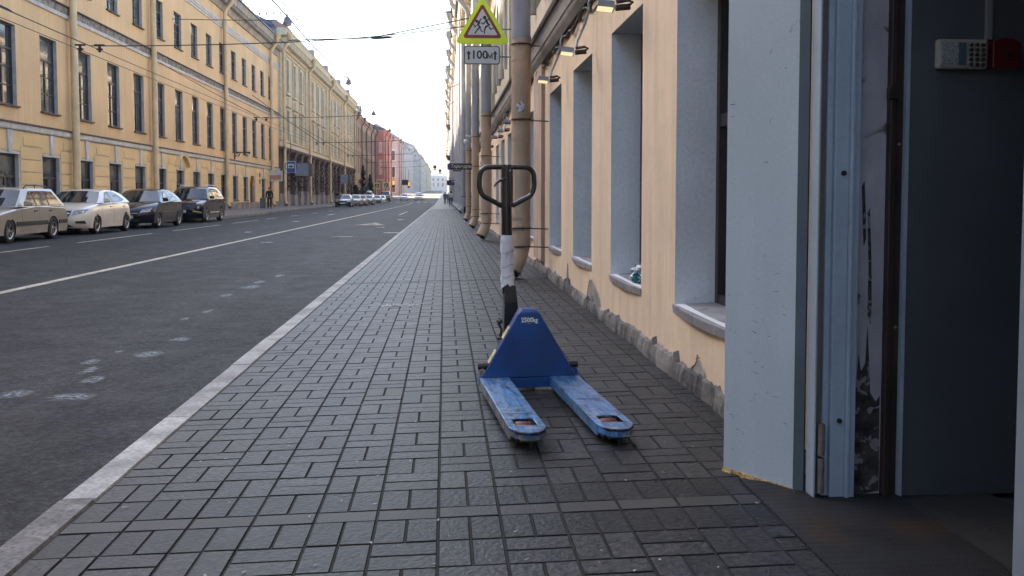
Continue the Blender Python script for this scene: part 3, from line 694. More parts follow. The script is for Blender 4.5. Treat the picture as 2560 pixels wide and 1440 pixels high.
# patches where the plaster has fallen off
m_pat = mat('bare_render_patch', (.25, .235, .215), .95, var=.25, scale=5, bump=.8, bscale=25)
pr_ = random.Random(12)
def ragged(pts):
    out_ = []
    for (a, b), (c, d) in zip(pts, pts[1:]):
        out_.append((a, b))
        for k in (.2, .4, .6, .8): out_.append((a+(c-a)*k+pr_.uniform(-.008, .008), b+(d-b)*k+pr_.uniform(-.008, .008)))
    return out_+[pts[-1]]
for pts in ([(4.66, .11), (4.70, .16), (4.80, .205), (4.83, .225), (4.85, .18), (4.93, .14), (4.96, .11)],
            [(7.9, .11), (8.0, .2), (8.15, .25), (8.35, .31), (8.5, .30), (8.62, .2), (8.7, .11)], [(9.98, .11), (10.03, .24), (10.07, .34), (10.11, .27), (10.15, .11)], [(13.55, .11), (13.5, .34), (13.2, .30), (12.9, .36), (12.5, .26), (12.42, .11)]):
    pts = ragged(pts)
    mb = MB(); mb.prism([RF.P(u, v, -.01) for u, v in pts], [RF.P(u, v, .0035) for u, v in pts]); mb.build('bare_patch', m_pat, BR)
    mb = MB(); e = [(u, v) for u, v in pts]
    for (a, b), (c, d) in zip(e, e[1:]): 
        w_ = pr_.uniform(.001, .005); mb.hexa([RF.P(a, b, .002), RF.P(c, d, .002), RF.P(c, d, .008), RF.P(a, b, .008), RF.P(a, b+w_, .002), RF.P(c, d+w_, .002), RF.P(c, d+w_, .006), RF.P(a, b+w_, .006)])
    mb.build('broken_edge', mat('peach_edge', (.40, .31, .23), .9), BR)
# hairline cracks and scuffs in the peach plaster
mb = MB(); rr = random.Random(11)
for k in range(70):
    u = rr.uniform(3.6, 12.2); v = rr.uniform(.25, 2.7)
    if any(a-.03 < u < b+.03 and v > .36 for a, b in gw): continue
    l = rr.uniform(.015, .05); a = rr.uniform(-.5, .5); w_ = rr.uniform(.0008, .002)
    pts = [(u, v), (u+l*a, v-l), (u+l*a*.4+rr.uniform(-.01, .01), v-l*1.8)]
    for (ua, va), (ub, vb) in zip(pts, pts[1:]): mb.quad(RF.P(ua-w_, va, .0035), RF.P(ua+w_, va, .0035), RF.P(ub+w_*.6, vb, .0035), RF.P(ub-w_*.6, vb, .0035))
mb.build('plaster_cracks', mat('crack_dark', (.22, .15, .10), .95), BR, recalc=False)
# downpipes of the peach house
m_pl = mat('peach_pipe_paint', (.42, .30, .205), .55, var=.10, scale=2.5, bump=.7, bscale=45, streak=.2)
m_pg = mat('grey_pipe_paint', (.28, .29, .32), .5, var=.1, scale=2, streak=.15)
for u, n, r in ((12.0, .36, .125), (22.6, .34, .125), (30.3, .34, .12), (39.3, .34, .12)):
    o = downpipe(BR, RF, u, 8.6, r, n, m_pl, 3.1, m_pg, end=.33, rods=(.42, .66, 2.06, 3.02), elbow=.13)
    if u == 12.0:
        mb = MB(); pts = []
        for i in range(12):
            q = 2*math.pi*i/12; rad = .055*(1+.25*math.sin(i*2.7)); ang = R(-96)+rad*math.cos(q)/r; pts.append((XW-n+(r+.004)*math.cos(ang), u+(r+.004)*math.sin(ang), 2.22+rad*1.2*math.sin(q)))
        mb.poly(pts); s_ = mb.build('paper_sticker', mat('torn_sticker', (.5, .52, .56), .8, patch=(.08, .08, .1), pscale=22, pthr=.56), o); s_.location = (0, 0, 0)
# doorway: steel frame, plaster cheek, brown frame, inner leaf
m_stl = mat('blue_grey_steel', (.27, .33, .40), .5, var=.1, scale=2, streak=.15, fine=.05, fscale=60)
m_stl2 = mat('pale_steel_leaf', (.35, .42, .475), .5, var=.06, scale=1.5, streak=.1, fine=.05, fscale=90, patch=(.15, .17, .19), pscale=5, pthr=.7)
SD = Fr('S', 3.09); HT = 2.34
mb = MB()
for (x0, x1, n0, n1) in ((1.264, 1.272, 0, .03), (1.30, 1.322, 0, .012), (1.322, 1.372, 0, .03), (1.372, 1.385, 0, .045), (1.385, 1.408, 0, .035)): SD.box(mb, x0, x1, .03, HT, n0-.04, n1)
fr1 = mb.build('door_frame', m_stl, BR, bevel=.003)
mb = MB(); mb.tube([(1.29, 3.06, .05), (1.29, 3.06, .17)], .012, 10); mb.tube([(1.29, 3.06, .18), (1.29, 3.06, .29)], .012, 10); h_ = mb.build('hinge', mat('rusty_hinge', (.16, .12, .10), .7, var=.3, scale=20), fr1); h_.location = (0, 0, 0)
for z in (.3, 1.15):
    mb = MB(); mb.tube([(1.352, 3.06, z), (1.352, 3.053, z)], .009, 12); h_ = mb.build('bolt', M_wire, fr1); h_.location = (0, 0, 0)
mb = MB(); SD.box(mb, 1.274, 1.299, .03, HT, -.04, .0); h_ = mb.build('frame_seal', mat('seal_brown', (.16, .13, .11), .5, metal=.3), fr1); h_.location = (0, 0, 0)
mb = MB(); SD.box(mb, 1.409, 1.512, .03, HT, -.05, .004); mb.build('plaster_cheek', mat('cracked_lilac_plaster', (.30, .29, .32), .85, var=.12, scale=4, bump=1.2, bscale=14, patch=(.08, .06, .055), pscale=4.5, pthr=.60), BR)
m_stain = mat('dark_damp_stain', (.035, .028, .024), .9, var=.5, scale=30, patch=(.16, .15, .155), pscale=22, pthr=.56)
pr_ = random.Random(31)
for pts in ([(1.412, .035), (1.412, .40), (1.425, .44), (1.43, .52), (1.44, .46), (1.452, .50), (1.458, .62), (1.468, .47), (1.475, .40), (1.49, .36), (1.508, .38), (1.51, .035)], [(1.452, 1.02), (1.458, 1.03), (1.464, .85), (1.472, .70), (1.466, .62), (1.459, .66), (1.456, .82)], [(1.43, 1.10), (1.436, 1.13), (1.443, 1.02), (1.449, .93), (1.44, .90), (1.433, .98)]):
    q = [(u+pr_.uniform(-.003, .003), v+pr_.uniform(-.01, .01)) for u, v in pts]
    mb = MB(); mb.prism([(u, 3.0865, v) for u, v in q], [(u, 3.0835, v) for u, v in q]); mb.build('damp_stain', m_stain, BR)
m_brf = mat('brown_door_frame', (.028, .016, .014), .45, var=.2, scale=5)
mb = MB(); SD.box(mb, 1.513, 1.535, .03, HT, -.03, .03); SD.box(mb, 1.535, 1.575, .03, HT, -.04, .012); f2 = mb.build('inner_frame', m_brf, BR, bevel=.003)
for z in (1.42,):
    mb = MB(); SD.box(mb, 1.497, 1.524, z-.018, z+.018, .03, .055); h_ = mb.build('latch_keep', m_brf, f2); h_.location = (0, 0, 0)
for z in (.62, 1.25):
    mb = MB(); mb.tube([(1.553, 3.078, z), (1.553, 3.073, z)], .005, 8); h_ = mb.build('screw', M_metalg, f2); h_.location = (0, 0, 0)
mb = MB(); mb.box(1.577, 2.02, 3.062, 3.10, .03, HT); lf = mb.build('inner_door_leaf', mat('dark_blue_grey_leaf', (.062, .072, .086), .5, var=.12, scale=1.5, fine=.05, fscale=60), BR, bevel=.003)
mb = MB(); mb.box(1.566, 1.578, 3.056, 3.1, .03, HT); h_ = mb.build('leaf_edge', m_stl, lf); h_.location = (0, 0, 0)
mb = MB(); mb.box(1.262, 1.33, 1.84, 1.942, .03, HT); mb.build('door_frame', mat('blue_grey_steel_dim', (.16, .19, .23), .5), BR, bevel=.003)
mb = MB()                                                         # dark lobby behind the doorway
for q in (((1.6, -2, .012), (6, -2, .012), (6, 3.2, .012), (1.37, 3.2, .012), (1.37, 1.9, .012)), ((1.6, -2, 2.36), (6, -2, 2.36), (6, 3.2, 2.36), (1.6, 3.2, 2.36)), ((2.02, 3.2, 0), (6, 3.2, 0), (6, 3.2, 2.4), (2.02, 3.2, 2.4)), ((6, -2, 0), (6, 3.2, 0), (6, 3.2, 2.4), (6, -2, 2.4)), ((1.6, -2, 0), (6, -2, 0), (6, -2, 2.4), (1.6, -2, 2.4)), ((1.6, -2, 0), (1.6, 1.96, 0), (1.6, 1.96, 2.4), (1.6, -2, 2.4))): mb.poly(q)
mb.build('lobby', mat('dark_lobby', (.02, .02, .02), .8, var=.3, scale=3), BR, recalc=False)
# checker-plate threshold
def checker():
    m = mat('checker_plate', (.016, .016, .018), .62, var=.25, scale=4, metal=.1, spec=.3, patch=(.026, .017, .012), pscale=2.2, pthr=.56)
    t = m.node_tree; N = t.nodes; L = t.links; b = N['Principled BSDF']
    co = N.new('ShaderNodeTexCoord'); hs_ = []
    for ang, off in ((45, 0), (-45, .5)):
        mp = N.new('ShaderNodeMapping'); mp.inputs['Rotation'].default_value = (0, 0, R(ang)); mp.inputs['Scale'].default_value = (55, 18, 1); mp.inputs['Location'].default_value = (off, off, 0)
        v = N.new('ShaderNodeTexVoronoi'); v.voronoi_dimensions = '2D'; v.inputs['Randomness'].default_value = 0; v.inputs['Scale'].default_value = 1
        r = N.new('ShaderNodeMapRange'); r.inputs[1].default_value = .22; r.inputs[2].default_value = .3; r.inputs[3].default_value = 1; r.inputs[4].default_value = 0
        L.new(co.outputs['Object'], mp.inputs[0]); L.new(mp.outputs[0], v.inputs['Vector']); L.new(v.outputs['Distance'], r.inputs[0]); hs_.append(r.outputs[0])
    x = N.new('ShaderNodeMath'); x.operation = 'MAXIMUM'; L.new(hs_[0], x.inputs[0]); L.new(hs_[1], x.inputs[1])
    bn = N.new('ShaderNodeBump'); bn.inputs['Strength'].default_value = .8; bn.inputs['Distance'].default_value = .004; L.new(x.outputs[0], bn.inputs['Height']); L.new(bn.outputs[0], b.inputs['Normal'])
    return m
mb = MB(); mb.prism([(1.058, .5, .0), (1.57, .5, .0), (1.57, 3.2, .0), (1.262, 3.2, 0), (1.085, 3.3, .0)], [(1.058, .5, .030), (1.57, .5, .034), (1.57, 3.2, .034), (1.262, 3.2, .034), (1.085, 3.3, .030)])
tag(mb.build('threshold_plate', checker()), 'worn steel checker plate lying on the ground in front of the dark doorway', 'metal plate')
# narrow open leaf in front of the wall
t = empty('steel_door_leaf', (1.15, 3.3, 0), 'pale grey narrow steel door leaf standing open at the pavement edge of the doorway', 'door')
A, B_, C_, D_ = (1.062, 3.43), (1.228, 3.158), (1.256, 3.130), (1.262, 3.40)
mb = MB(); mb.prism([(*A, .035), (*B_, .03), (*C_, .03), (*D_, .035)], [(*A, 2.55), (*B_, 2.55), (*C_, 2.55), (*D_, 2.55)]); lf2 = mb.build('leaf', m_stl2, t, bevel=.002)
mb = MB(); mb.box(1.257, 1.2635, 3.135, 3.38, .03, 2.5); mb.build('gap_shade_filler', mat('gap_shade_filler', (.01, .01, .011), .7), t)  # black filler that paints the shade in the gap between leaf and frame
mb = MB(); mb.quad((B_[0]+.0015, B_[1]-.0017, .03), (C_[0], C_[1]-.002, .03), (C_[0], C_[1]-.002, 2.55), (B_[0]+.0015, B_[1]-.0017, 2.55)); mb.build('edge_strip', mat('dark_blue_steel', (.06, .09, .115), .5), t)
mb = MB(); rr = random.Random(2); k = 14; pv = None
for i in range(k):
    p0 = Vector((*A, 0)).lerp(Vector((*B_, 0)), i/k); p1 = Vector((*A, 0)).lerp(Vector((*B_, 0)), (i+1)/k); w_ = rr.uniform(.002, .012); n_ = Vector((-.85, -.52, 0))
    mb.hexa([p0-n_*.01+Vector((0, 0, .015)), p1-n_*.01+Vector((0, 0, .015)), p1+n_*w_+Vector((0, 0, .015)), p0+n_*w_+Vector((0, 0, .015)), p0-n_*.01+Vector((0, 0, .04)), p1-n_*.01+Vector((0, 0, .036)), p1+n_*w_*.5+Vector((0, 0, .034)), p0+n_*w_*.5+Vector((0, 0, .036))])
mb.build('foam_seal', mat('mounting_foam', (.42, .28, .11), .9, var=.3, scale=60, bump=.8, bscale=90), t)
# keypad and red call box on the inner leaf, with their conduit
t = empty('keypad', (1.75, 3.06, 1.5), 'beige alarm keypad with dark buttons on the dark inner door panel', 'keypad')
mb = MB(); mb.box(1.661, 1.838, 3.035, 3.0615, 1.503, 1.602); mb.build('case', mat('beige_plastic', (.25, .25, .22), .5), t, bevel=.008)
mb = MB(); mb.box(1.674, 1.732, 3.0325, 3.0345, 1.517, 1.588); mb.build('label_card', mat('label_grey', (.26, .28, .30), .5, var=.3, scale=150), t)
mb = MB(); mb.box(1.7325, 1.758, 3.0322, 3.0345, 1.515, 1.590); mb.build('display', mat('display_blue', (.05, .09, .12), .3), t)
for r_ in range(5):
    for c_ in range(3):
        mb = MB(); x, z = 1.776+c_*.021, 1.583-r_*.0165
        mb.lathe([(.0001, .005), (.006, .005), (.0075, .003), (.0075, 0)], 10, Matrix.Translation((x, 3.0345, z)) @ Matrix.Rotation(R(90), 4, 'X') @ Matrix.Diagonal((1.05, .85, 1, 1))); mb.build('button', M_black, t)
t = empty('call_box', (1.9, 3.06, 1.55), 'dark red call point box beside the beige keypad', 'call box')
mb = MB(); mb.prism([(1.852, 3.0615, 1.505), (1.952, 3.0615, 1.505), (1.952, 3.0615, 1.59), (1.925, 3.0615, 1.606), (1.88, 3.0615, 1.606), (1.852, 3.0615, 1.597)], [(1.852, 3.03, 1.505), (1.952, 3.03, 1.505), (1.952, 3.03, 1.59), (1.925, 3.03, 1.606), (1.88, 3.03, 1.606), (1.852, 3.03, 1.597)]); mb.build('case', mat('dark_red_plastic', (.07, .004, .006), .4), t, bevel=.004)
mb = MB(); mb.tube([(1.907, 3.03, 1.548), (1.907, 3.022, 1.548)], .011, 12); mb.build('knob', M_black, t)
mb = MB(); mb.box(1.838, 1.856, 3.045, 3.0615, 1.604, 2.33); tag(mb.build('cable_conduit', mat('grey_conduit', (.16, .17, .19), .5)), 'pale grey plastic cable conduit running up the door panel from the keypad', 'conduit')

# right-hand row further on
RG = Fr('R', 1.32)
H6, _, _ = simple_house('cream_right_house', 'cream house with many grey drainpipes, next along the right-hand pavement', RG, 48.1, 104, 14.0, 0, (.50, .43, .34), [(1.0, 2.8), (4.2, 6.4), (7.6, 9.8), (10.6, 12.2)], 3.4, 1.1, pipes=(50.5, 59, 66, 74, 83, 93), pipem=m_pg, bands=(3.2, 7.0), back=12, corn=.75)
RH = Fr('R', 1.25)
H7, _, _ = simple_house('balcony_house', 'sandy house with two dark iron balconies far down the right side', RH, 104.1, 200, 15.5, 0, (.48, .38, .27), [(1.0, 3), (4.4, 6.8), (8.2, 10.4), (11.4, 13.4)], 4.2, 1.2, pipes=(106, 115, 127, 140, 160), pipem=m_pg, bands=(3.4, 7.4), back=12, corn=.8)
simple_house('far_right_house', 'dim grey-brown house at the far end of the right-hand row', Fr('R', 1.2), 200.1, 420, 16, .8, (.36, .31, .27), [(1.5, 4), (6, 9), (11, 14)], 7, 1.6, bands=(5,), back=12, corn=.6, winto=320)
for i, z in enumerate((11.3, 7.0)):
    t = empty('balcony', (.8, 131, z), ('upper' if i == 0 else 'lower')+' dark iron balcony overhanging the right-hand pavement', 'balcony', 'iron balconies on the right')
    mb = MB(); mb.box(.2, 1.24, 129.5, 132.5, z-.35, z-.15); mb.prism([(.4, 129.7, z-.9), (1.24, 129.7, z-.9), (1.24, 129.9, z-.9), (.4, 129.9, z-.9)], [(.3, 129.7, z-.36), (1.24, 129.7, z-.36), (1.24, 129.9, z-.36), (.3, 129.9, z-.36)]); mb.build('slab', mat('dark_violet_iron', (.06, .05, .09), .6), t)
    mb = MB()
    for x in [.24+.12*k for k in range(9)]: mb.tube([(x, 129.55, z-.15), (x, 129.55, z+.95)], .015, 4)
    for yy in [129.55+.3*k for k in range(10)]: mb.tube([(.24, yy, z-.15), (.24, yy, z+.95)], .015, 4)
    for zz in (z+.95, z+.1, z+.5): mb.tube([(1.24, 129.55, zz), (.24, 129.55, zz), (.24, 132.4, zz)], .022, 4)
    mb.build('railing', M_wire, t)
# ------------------------------------------------------------ pallet truck
def blue_paint(name, worn):
    return mat(name, (.008, .050, .24), .34, var=.25, scale=5, fine=.1, fscale=90, patch=worn, pscale=9, pthr=.57, bump=.12, bscale=40, coat=.15)
m_blu = mat('blue_truck_paint', (.002, .048, .20), .38, var=.25, scale=4, fine=.08, fscale=90, patch=(.010, .018, .05), pscale=5, pthr=.64, bump=.12, bscale=40)
m_bluf = mat('worn_sky_sheen_fork_paint', (.065, .185, .40), .33, var=.4, scale=9, fine=.3, fscale=70, patch=(.20, .25, .31), pscale=24, pthr=.56, bump=.2, bscale=60, stretch=(6, .8, 1))  # sky sheen is mixed into the pale blue; steel patches are wear
m_scuff = mat('scuffed_bare_steel', (.24, .24, .25), .5, metal=.4, var=.3, scale=20, patch=(.03, .10, .3), pscale=14, pthr=.55)
m_yel = mat('yellow_sticker', (.55, .52, .30), .7, var=.15, scale=40, patch=(.05, .07, .12), pscale=30, pthr=.6)
TRK = empty('pallet_truck', (.455, 4.955, .455*TH), 'blue hand pallet truck with black loop handle and scuffed forks standing on the pavers', 'pallet truck', rz=R(4.43))
def tb(mb, name, m, bevel=0, parent=None): return mb.build(name, m, parent or TRK, loc=(0, 0, 0), bevel=bevel)
LF_ = 1.175
for sgn in (-1, 1):
    cx = sgn*.191; hw = .080; mb = MB(); zt, zb = .086, .036
    # fork deck with a wheel opening, tapered tip
    tip = [(-hw, -LF_+.10), (-hw+.018, -LF_+.045), (-hw*.45, -LF_+.004), (0, -LF_-.004), (hw*.45, -LF_+.004), (hw-.018, -LF_+.045), (hw, -LF_+.10)]
    if sgn < 0: pass
    hx, h0, h1 = .047, -LF_+.125, -LF_+.25
    for (x0, x1, y0, y1) in ((-hw, -hx, h0, h1), (hx, hw, h0, h1), (-hw, hw, h1, .03)): mb.box(cx+x0, cx+x1, y0, y1, zt-.006, zt)
    n = len(tip); fr_ = [(cx+a, b) for a, b in tip]+[(cx+hw, h0), (cx-hw, h0)]
    mb.prism([(a, b, zt-.012) for a, b in fr_], [(a, b, zt) for a, b in fr_])
    tb(mb, 'fork', m_bluf, .003)
    fo_ = C.objects[-1] if False else [o for o in TRK.children if o.name.startswith('fork')][-1]
    mb = MB()                                                     # folded side flanges and nose lip
    for e in (-1, 1):
        x0, x1 = sorted((cx+e*hw, cx+e*(hw-.006))); mb.box(x0, x1, -LF_+.10, .03, zb, zt-.0065)
    for (a, b) in zip(tip, tip[1:]):
        pa, pb = Vector((cx+a[0], a[1], 0)), Vector((cx+b[0], b[1], 0)); k = Vector((0, .006, 0))
        mb.hexa([pa+Vector((0, 0, .052)), pb+Vector((0, 0, .052)), pb+k+Vector((0, 0, .052)), pa+k+Vector((0, 0, .052)), pa+Vector((0, 0, zt-.0125)), pb+Vector((0, 0, zt-.0125)), pb+k+Vector((0, 0, zt-.0125)), pa+k+Vector((0, 0, zt-.0125))])
    tb(mb, 'fork_flange', m_scuff if sgn < 0 else m_bluf, 0, fo_)
    mb = MB()
    for (a, b) in zip(tip[1:-1], tip[2:]): mb.tube([(cx+a[0], a[1]+.001, zt-.004), (cx+b[0], b[1]+.001, zt-.004)], .0055, 6)
    tb(mb, 'scraped_nose', mat('scraped_dark_nose', (.05, .05, .052), .55, metal=.3, var=.4, scale=40, patch=(.05, .14, .32), pscale=18, pthr=.58), 0, fo_)
    mb = MB(); mb.box(cx-.06, cx+.062, -LF_+.335, -LF_+.350, zt+.0006, zt+.0016) if sgn < 0 else mb.box(cx-.062, cx+.055, -.60, -.575, zt+.0006, zt+.0016)
    for yy in (h0-.02, h1+.065): pass
    tb(mb, 'rust_scrape', mat('rust_scrape', (.20, .16, .15), .8, var=.3, scale=40, patch=(.05, .13, .32), pscale=20, pthr=.53), 0, fo_)
    for yy, rr_ in ((h0+.036, .034), (h1-.034, .036)):
        mb = MB(); M_ = Matrix.Translation((cx-.036, yy, .044)) @ Matrix.Rotation(R(90), 4, 'Y')
        mb.lathe([(0, 0), (rr_-.004, 0), (rr_, .004), (rr_, .068), (rr_-.004, .072), (0, .072)], 20, M_); tb(mb, 'load_roller', mat('maroon_polyurethane', (.13, .03, .025), .5, var=.25, scale=30))
    mb = MB(); mb.box(cx-.043, cx+.043, h0+.0, h1, .012, .03); mb.tube([(cx-.046, h0+.03, .03), (cx+.046, h0+.03, .03)], .01, 8); mb.tube([(cx+.012, -LF_+.06, .0), (cx+.012, -LF_+.06, .055)], .011, 8)
    mb.box(cx-.035, cx+.035, -LF_+.05, h0, .03, .045); tb(mb, 'roller_frame', M_black)
# A-frame body
mb = MB(); zb, zt = .082, .452; wb_, wt_ = .262, .052; d = .105; y0 = -.004; y1 = d
bot = [(-wb_, y0, zb), (wb_, y0, zb), (wb_-.015, y1, zb), (-wb_+.015, y1, zb)]; top = [(-wt_-.006, y0+.006, zt-.02), (wt_+.006, y0+.006, zt-.02), (wt_+.004, y1, zt-.02), (-wt_-.004, y1, zt-.02)]
mb.prism(bot, top); mb.prism([(p[0], p[1], zt-.0195) for p in top], [(-wt_+.012, y0+.032, zt), (wt_-.012, y0+.032, zt), (wt_-.012, y1, zt), (-wt_+.012, y1, zt)])
tb(mb, 'body', m_blu, .006)
mb = MB(); mb.box(-.112, .112, -.006, .012, .028, .081); mb.box(-.27, .27, .03, .10, .03, .08); tb(mb, 'cross_member', m_blu, .003)
for e in (-1, 1):
    mb = MB(); mb.hexa([(e*.262, .0, .04), (e*.274, .0, .04), (e*.274, .12, .04), (e*.262, .12, .04), (e*.25, .01, .13), (e*.268, .01, .12), (e*.262, .11, .14), (e*.245, .11, .15)]); tb(mb, 'heel_plate', m_scuff if e < 0 else m_blu)
    mb = MB(); mb.tube([(e*.20, .045, .142), (e*.276, .045, .142)], .019, 14); mb.tube([(e*.276, .045, .142), (e*.2765, .045, .142)], .012, 10, 0); tb(mb, 'pivot_pin', M_black, .002)
# stickers on the sloping left edge and load plate
def slope(t_, yy, o=.0022):
    a = Vector((-wb_, 0, zb)); b = Vector((-wt_-.006, 0, zt-.02)); p = a.lerp(b, t_); n_ = Vector((-(b.z-a.z), 0, (b.x-a.x))).normalized()
    return Vector((p.x, yy, p.z))+n_*o
for t0, t1 in ((.60, .78), (.22, .42)):
    mb = MB(); mb.quad(slope(t0, .02), slope(t1, .02), slope(t1, .085), slope(t0, .085)); tb(mb, 'hazard_sticker', m_yel)
mb = MB(); mb.quad((-.040, -.0075, .382), (.040, -.0075, .382), (.038, -.0068, .408), (-.038, -.0068, .408))
mb2 = text_mb('2500kg', .034, Matrix.Translation((.0, -.010, .3945)) @ Matrix.Rotation(R(88.5), 4, 'X') @ Matrix.Diagonal((.92, 1, 1, 1)), .0004, off=.0009)
for v in mb2.v: pass
o = tb(mb, 'load_plate', mat('load_plate_black', (.01, .011, .014), .5))
o.location = (0, .0065, 0)
tb(mb2, 'lettering', mat('plate_white', (.75, .76, .78), .7), 0, o)
mb = MB()
for (x0, x1, z0, z1) in ((-.041, -.012, .4085, .4095), (.004, .020, .4085, .4095), (-.0415, -.0405, .383, .408), (.0405, .0412, .384, .405), (-.012, .007, .3755, .3765)): mb.box(x0, x1, -.0100, -.0088, z0, z1)
tb(mb, 'plate_border', mat('plate_white', (.75, .76, .78)), 0, o)
# pump, steering wheels, column, handle
mb = MB(); PX0 = -.055; PY0 = .385
mb.lathe([(0, .10), (.055, .10), (.055, .26), (.04, .28), (.028, .34), (.0, .34)], 16, Matrix.Translation((0, .22, 0))); mb.box(-.05, .05, .12, .40, .09, .17); mb.box(-.03, .03, .10, .14, .08, .34)
tb(mb, 'hydraulic_pump', mat('pump_black', (.02, .02, .022), .5), .004)
for e in (-1, 1):
    mb = MB(); mb.lathe([(0, 0), (.03, 0), (.07, .004), (.088, .006), (.092, .012), (.092, .04), (.088, .046), (.03, .05), (0, .05)], 24, Matrix.Translation((PX0*.5+e*.055-.025, .27, .092)) @ Matrix.Rotation(R(90), 4, 'Y')); tb(mb, 'steering_wheel', mat('nylon_wheel', (.05, .05, .052), .5))
m_wrap = mat('crumpled_white_wrap', (.62, .62, .67), .7, var=.1, scale=8, bump=1.6, bscale=16)
mb = MB()
lev = [(.155, .054, .050), (.30, .052, .048), (.44, .047, .044), (.55, .040, .038)]
def col_x(z): return PX0-.012+(.018 if z < .45 else .018-.018*min(1, (z-.45)/.3))
prev = None
for z, a, b in lev:
    sx = col_x(z); rg = [(sx-a*.80, PY0-b, z), (sx+a*.85, PY0-b, z), (sx+a*.85, PY0+b, z), (sx-a*.80, PY0+b, z)]
    if prev: mb.prism(prev, rg)
    prev = rg
tb(mb, 'column_base', M_black, .004)
mb = MB(); sx = PX0-.012
mb.tube([(sx+.004, PY0, .5), (sx, PY0, .83), (sx-.003, PY0, 1.05), (sx-.003, PY0, 1.245)], [.032, .0315, .0305, .029], 18); tb(mb, 'column', M_black)
mb = MB(); rr = random.Random(4); n = 22
for k in range(15):
    z = .545+.295*k/14; r0 = .0375 if k < 14 else .0335
    for j in range(n):
        q = 2*math.pi*j/n; r_ = r0+(.0028*math.sin(z*70+j*1.1)+.0022*math.sin(z*41-j*2.3)+rr.uniform(-.0012, .0012))*(1 if k < 13 else .3); dz = (.012*math.sin(j*.9)+rr.uniform(-.006, .006)) if k == 0 else 0
        mb.v.append((sx+.004-(z-.5)*.01+r_*math.cos(q), PY0+r_*math.sin(q), z+dz))
for k in range(14):
    for j in range(n): mb.f.append((k*n+j, k*n+(j+1) % n, (k+1)*n+(j+1) % n, (k+1)*n+j)); mb.m.append(0); mb.sm.append(True)
tb(mb, 'paper_wrap', m_wrap)
mb = MB()
for z, x_ in ((.74, .3), (.665, -.2), (.60, .6)): mb.tube([(sx+.041*math.cos(q), PY0-.041*math.sin(q), z+.01*math.sin(q*2+x_)+.02*x_*q/3) for q in [R(-10+i*19) for i in range(9)]], .0014, 5)
tb(mb, 'wrap_tie', mat('tie_grey', (.20, .18, .18), .7))
zt_ = 1.232; mb = MB(); hwid = .158; rc = .055
loop = [(0, zt_)]+[(hwid-rc+rc*math.sin(R(a)), zt_-rc+rc*math.cos(R(a))) for a in (0, 15, 30, 45, 60, 75, 90)]+[(hwid+.003, 1.13), (hwid, 1.112), (hwid-.006, 1.090), (hwid-.016, 1.072), (hwid-.03, 1.060), (hwid-.055, 1.048), (.03, 1.008)]
for e in (-1, 1): mb.tube([(sx+e*x, PY0, z) for x, z in loop], .0145, 12)
tb(mb, 'loop_handle', M_black)
mb = MB(); mb.box(sx-.032, sx+.032, PY0-.026, PY0+.026, 1.0, 1.235); tb(mb, 'handle_head', M_black, .006)
mb = MB(); mb.tube([(sx-.01, PY0-.02, 1.165), (sx-.045, PY0-.035, 1.155), (sx-.068, PY0-.04, 1.138), (sx-.079, PY0-.04, 1.118)], [.009, .009, .008, .004], 8); tb(mb, 'release_lever', mat('lever_black', (.02, .02, .022), .25, coat=.5))
mb = MB(); mb.tube([(sx+.014, PY0-.0275, 1.212), (sx+.014, PY0-.031, 1.212)], .006, 8); tb(mb, 'rivet', mat('bare_steel', (.4, .4, .38), .4, metal=.6))
mb = MB(); mb.tube([(sx-.05, PY0-.05, .365), (sx-.056, PY0-.06, .33), (sx-.04, PY0-.06, .30), (sx-.045, PY0-.04, .26)], .008, 6); mb.tube([(sx-.04, PY0-.055, .35), (sx-.062, PY0-.06, .34)], .016, 10); mb.tube([(sx-.02, PY0-.03, .24), (sx-.065, PY0-.04, .245)], .006, 6); tb(mb, 'chain_linkage', mat('greasy_chain', (.10, .085, .07), .5, metal=.5, var=.3, scale=40))
mb = MB(); mb.box(sx-.045, sx+.06, PY0-.06, PY0+.05, .10, .27); tb(mb, 'yoke', M_black, .004)

# ------------------------------------------------------------ cars
m_tyre = mat('tyre_rubber', (.012, .012, .012), .8); m_alloy = mat('alloy_rim', (.42, .42, .42), .3, metal=.8, var=.1)
m_cgl = mat('car_glass', (.010, .014, .018), .03, var=.2, scale=2, spec=.45, coat=.15); m_trim = mat('car_black_trim', (.02, .02, .022), .5); m_chr = mat('chrome', (.55, .55, .55), .15, metal=1., var=.02)
m_lamp = mat('headlamp_glass', (.30, .31, .30), .08, var=.3, scale=14, spec=.8, coat=.8); m_plate = mat('number_plate', (.55, .55, .53), .5)
def paint(name, c, rough=.28, metal=0.): dk = max(c) < .03; return mat('car_paint_'+name, c, rough, var=.04, scale=2, coat=.35 if dk else .8, metal=metal, spec=.25 if dk else .5)
def lerp_list(pts, x):
    for (a, ya), (b, yb) in zip(pts, pts[1:]):
        if x <= b: return ya+(yb-ya)*(max(x, a)-a)/(b-a)
    return pts[-1][1]
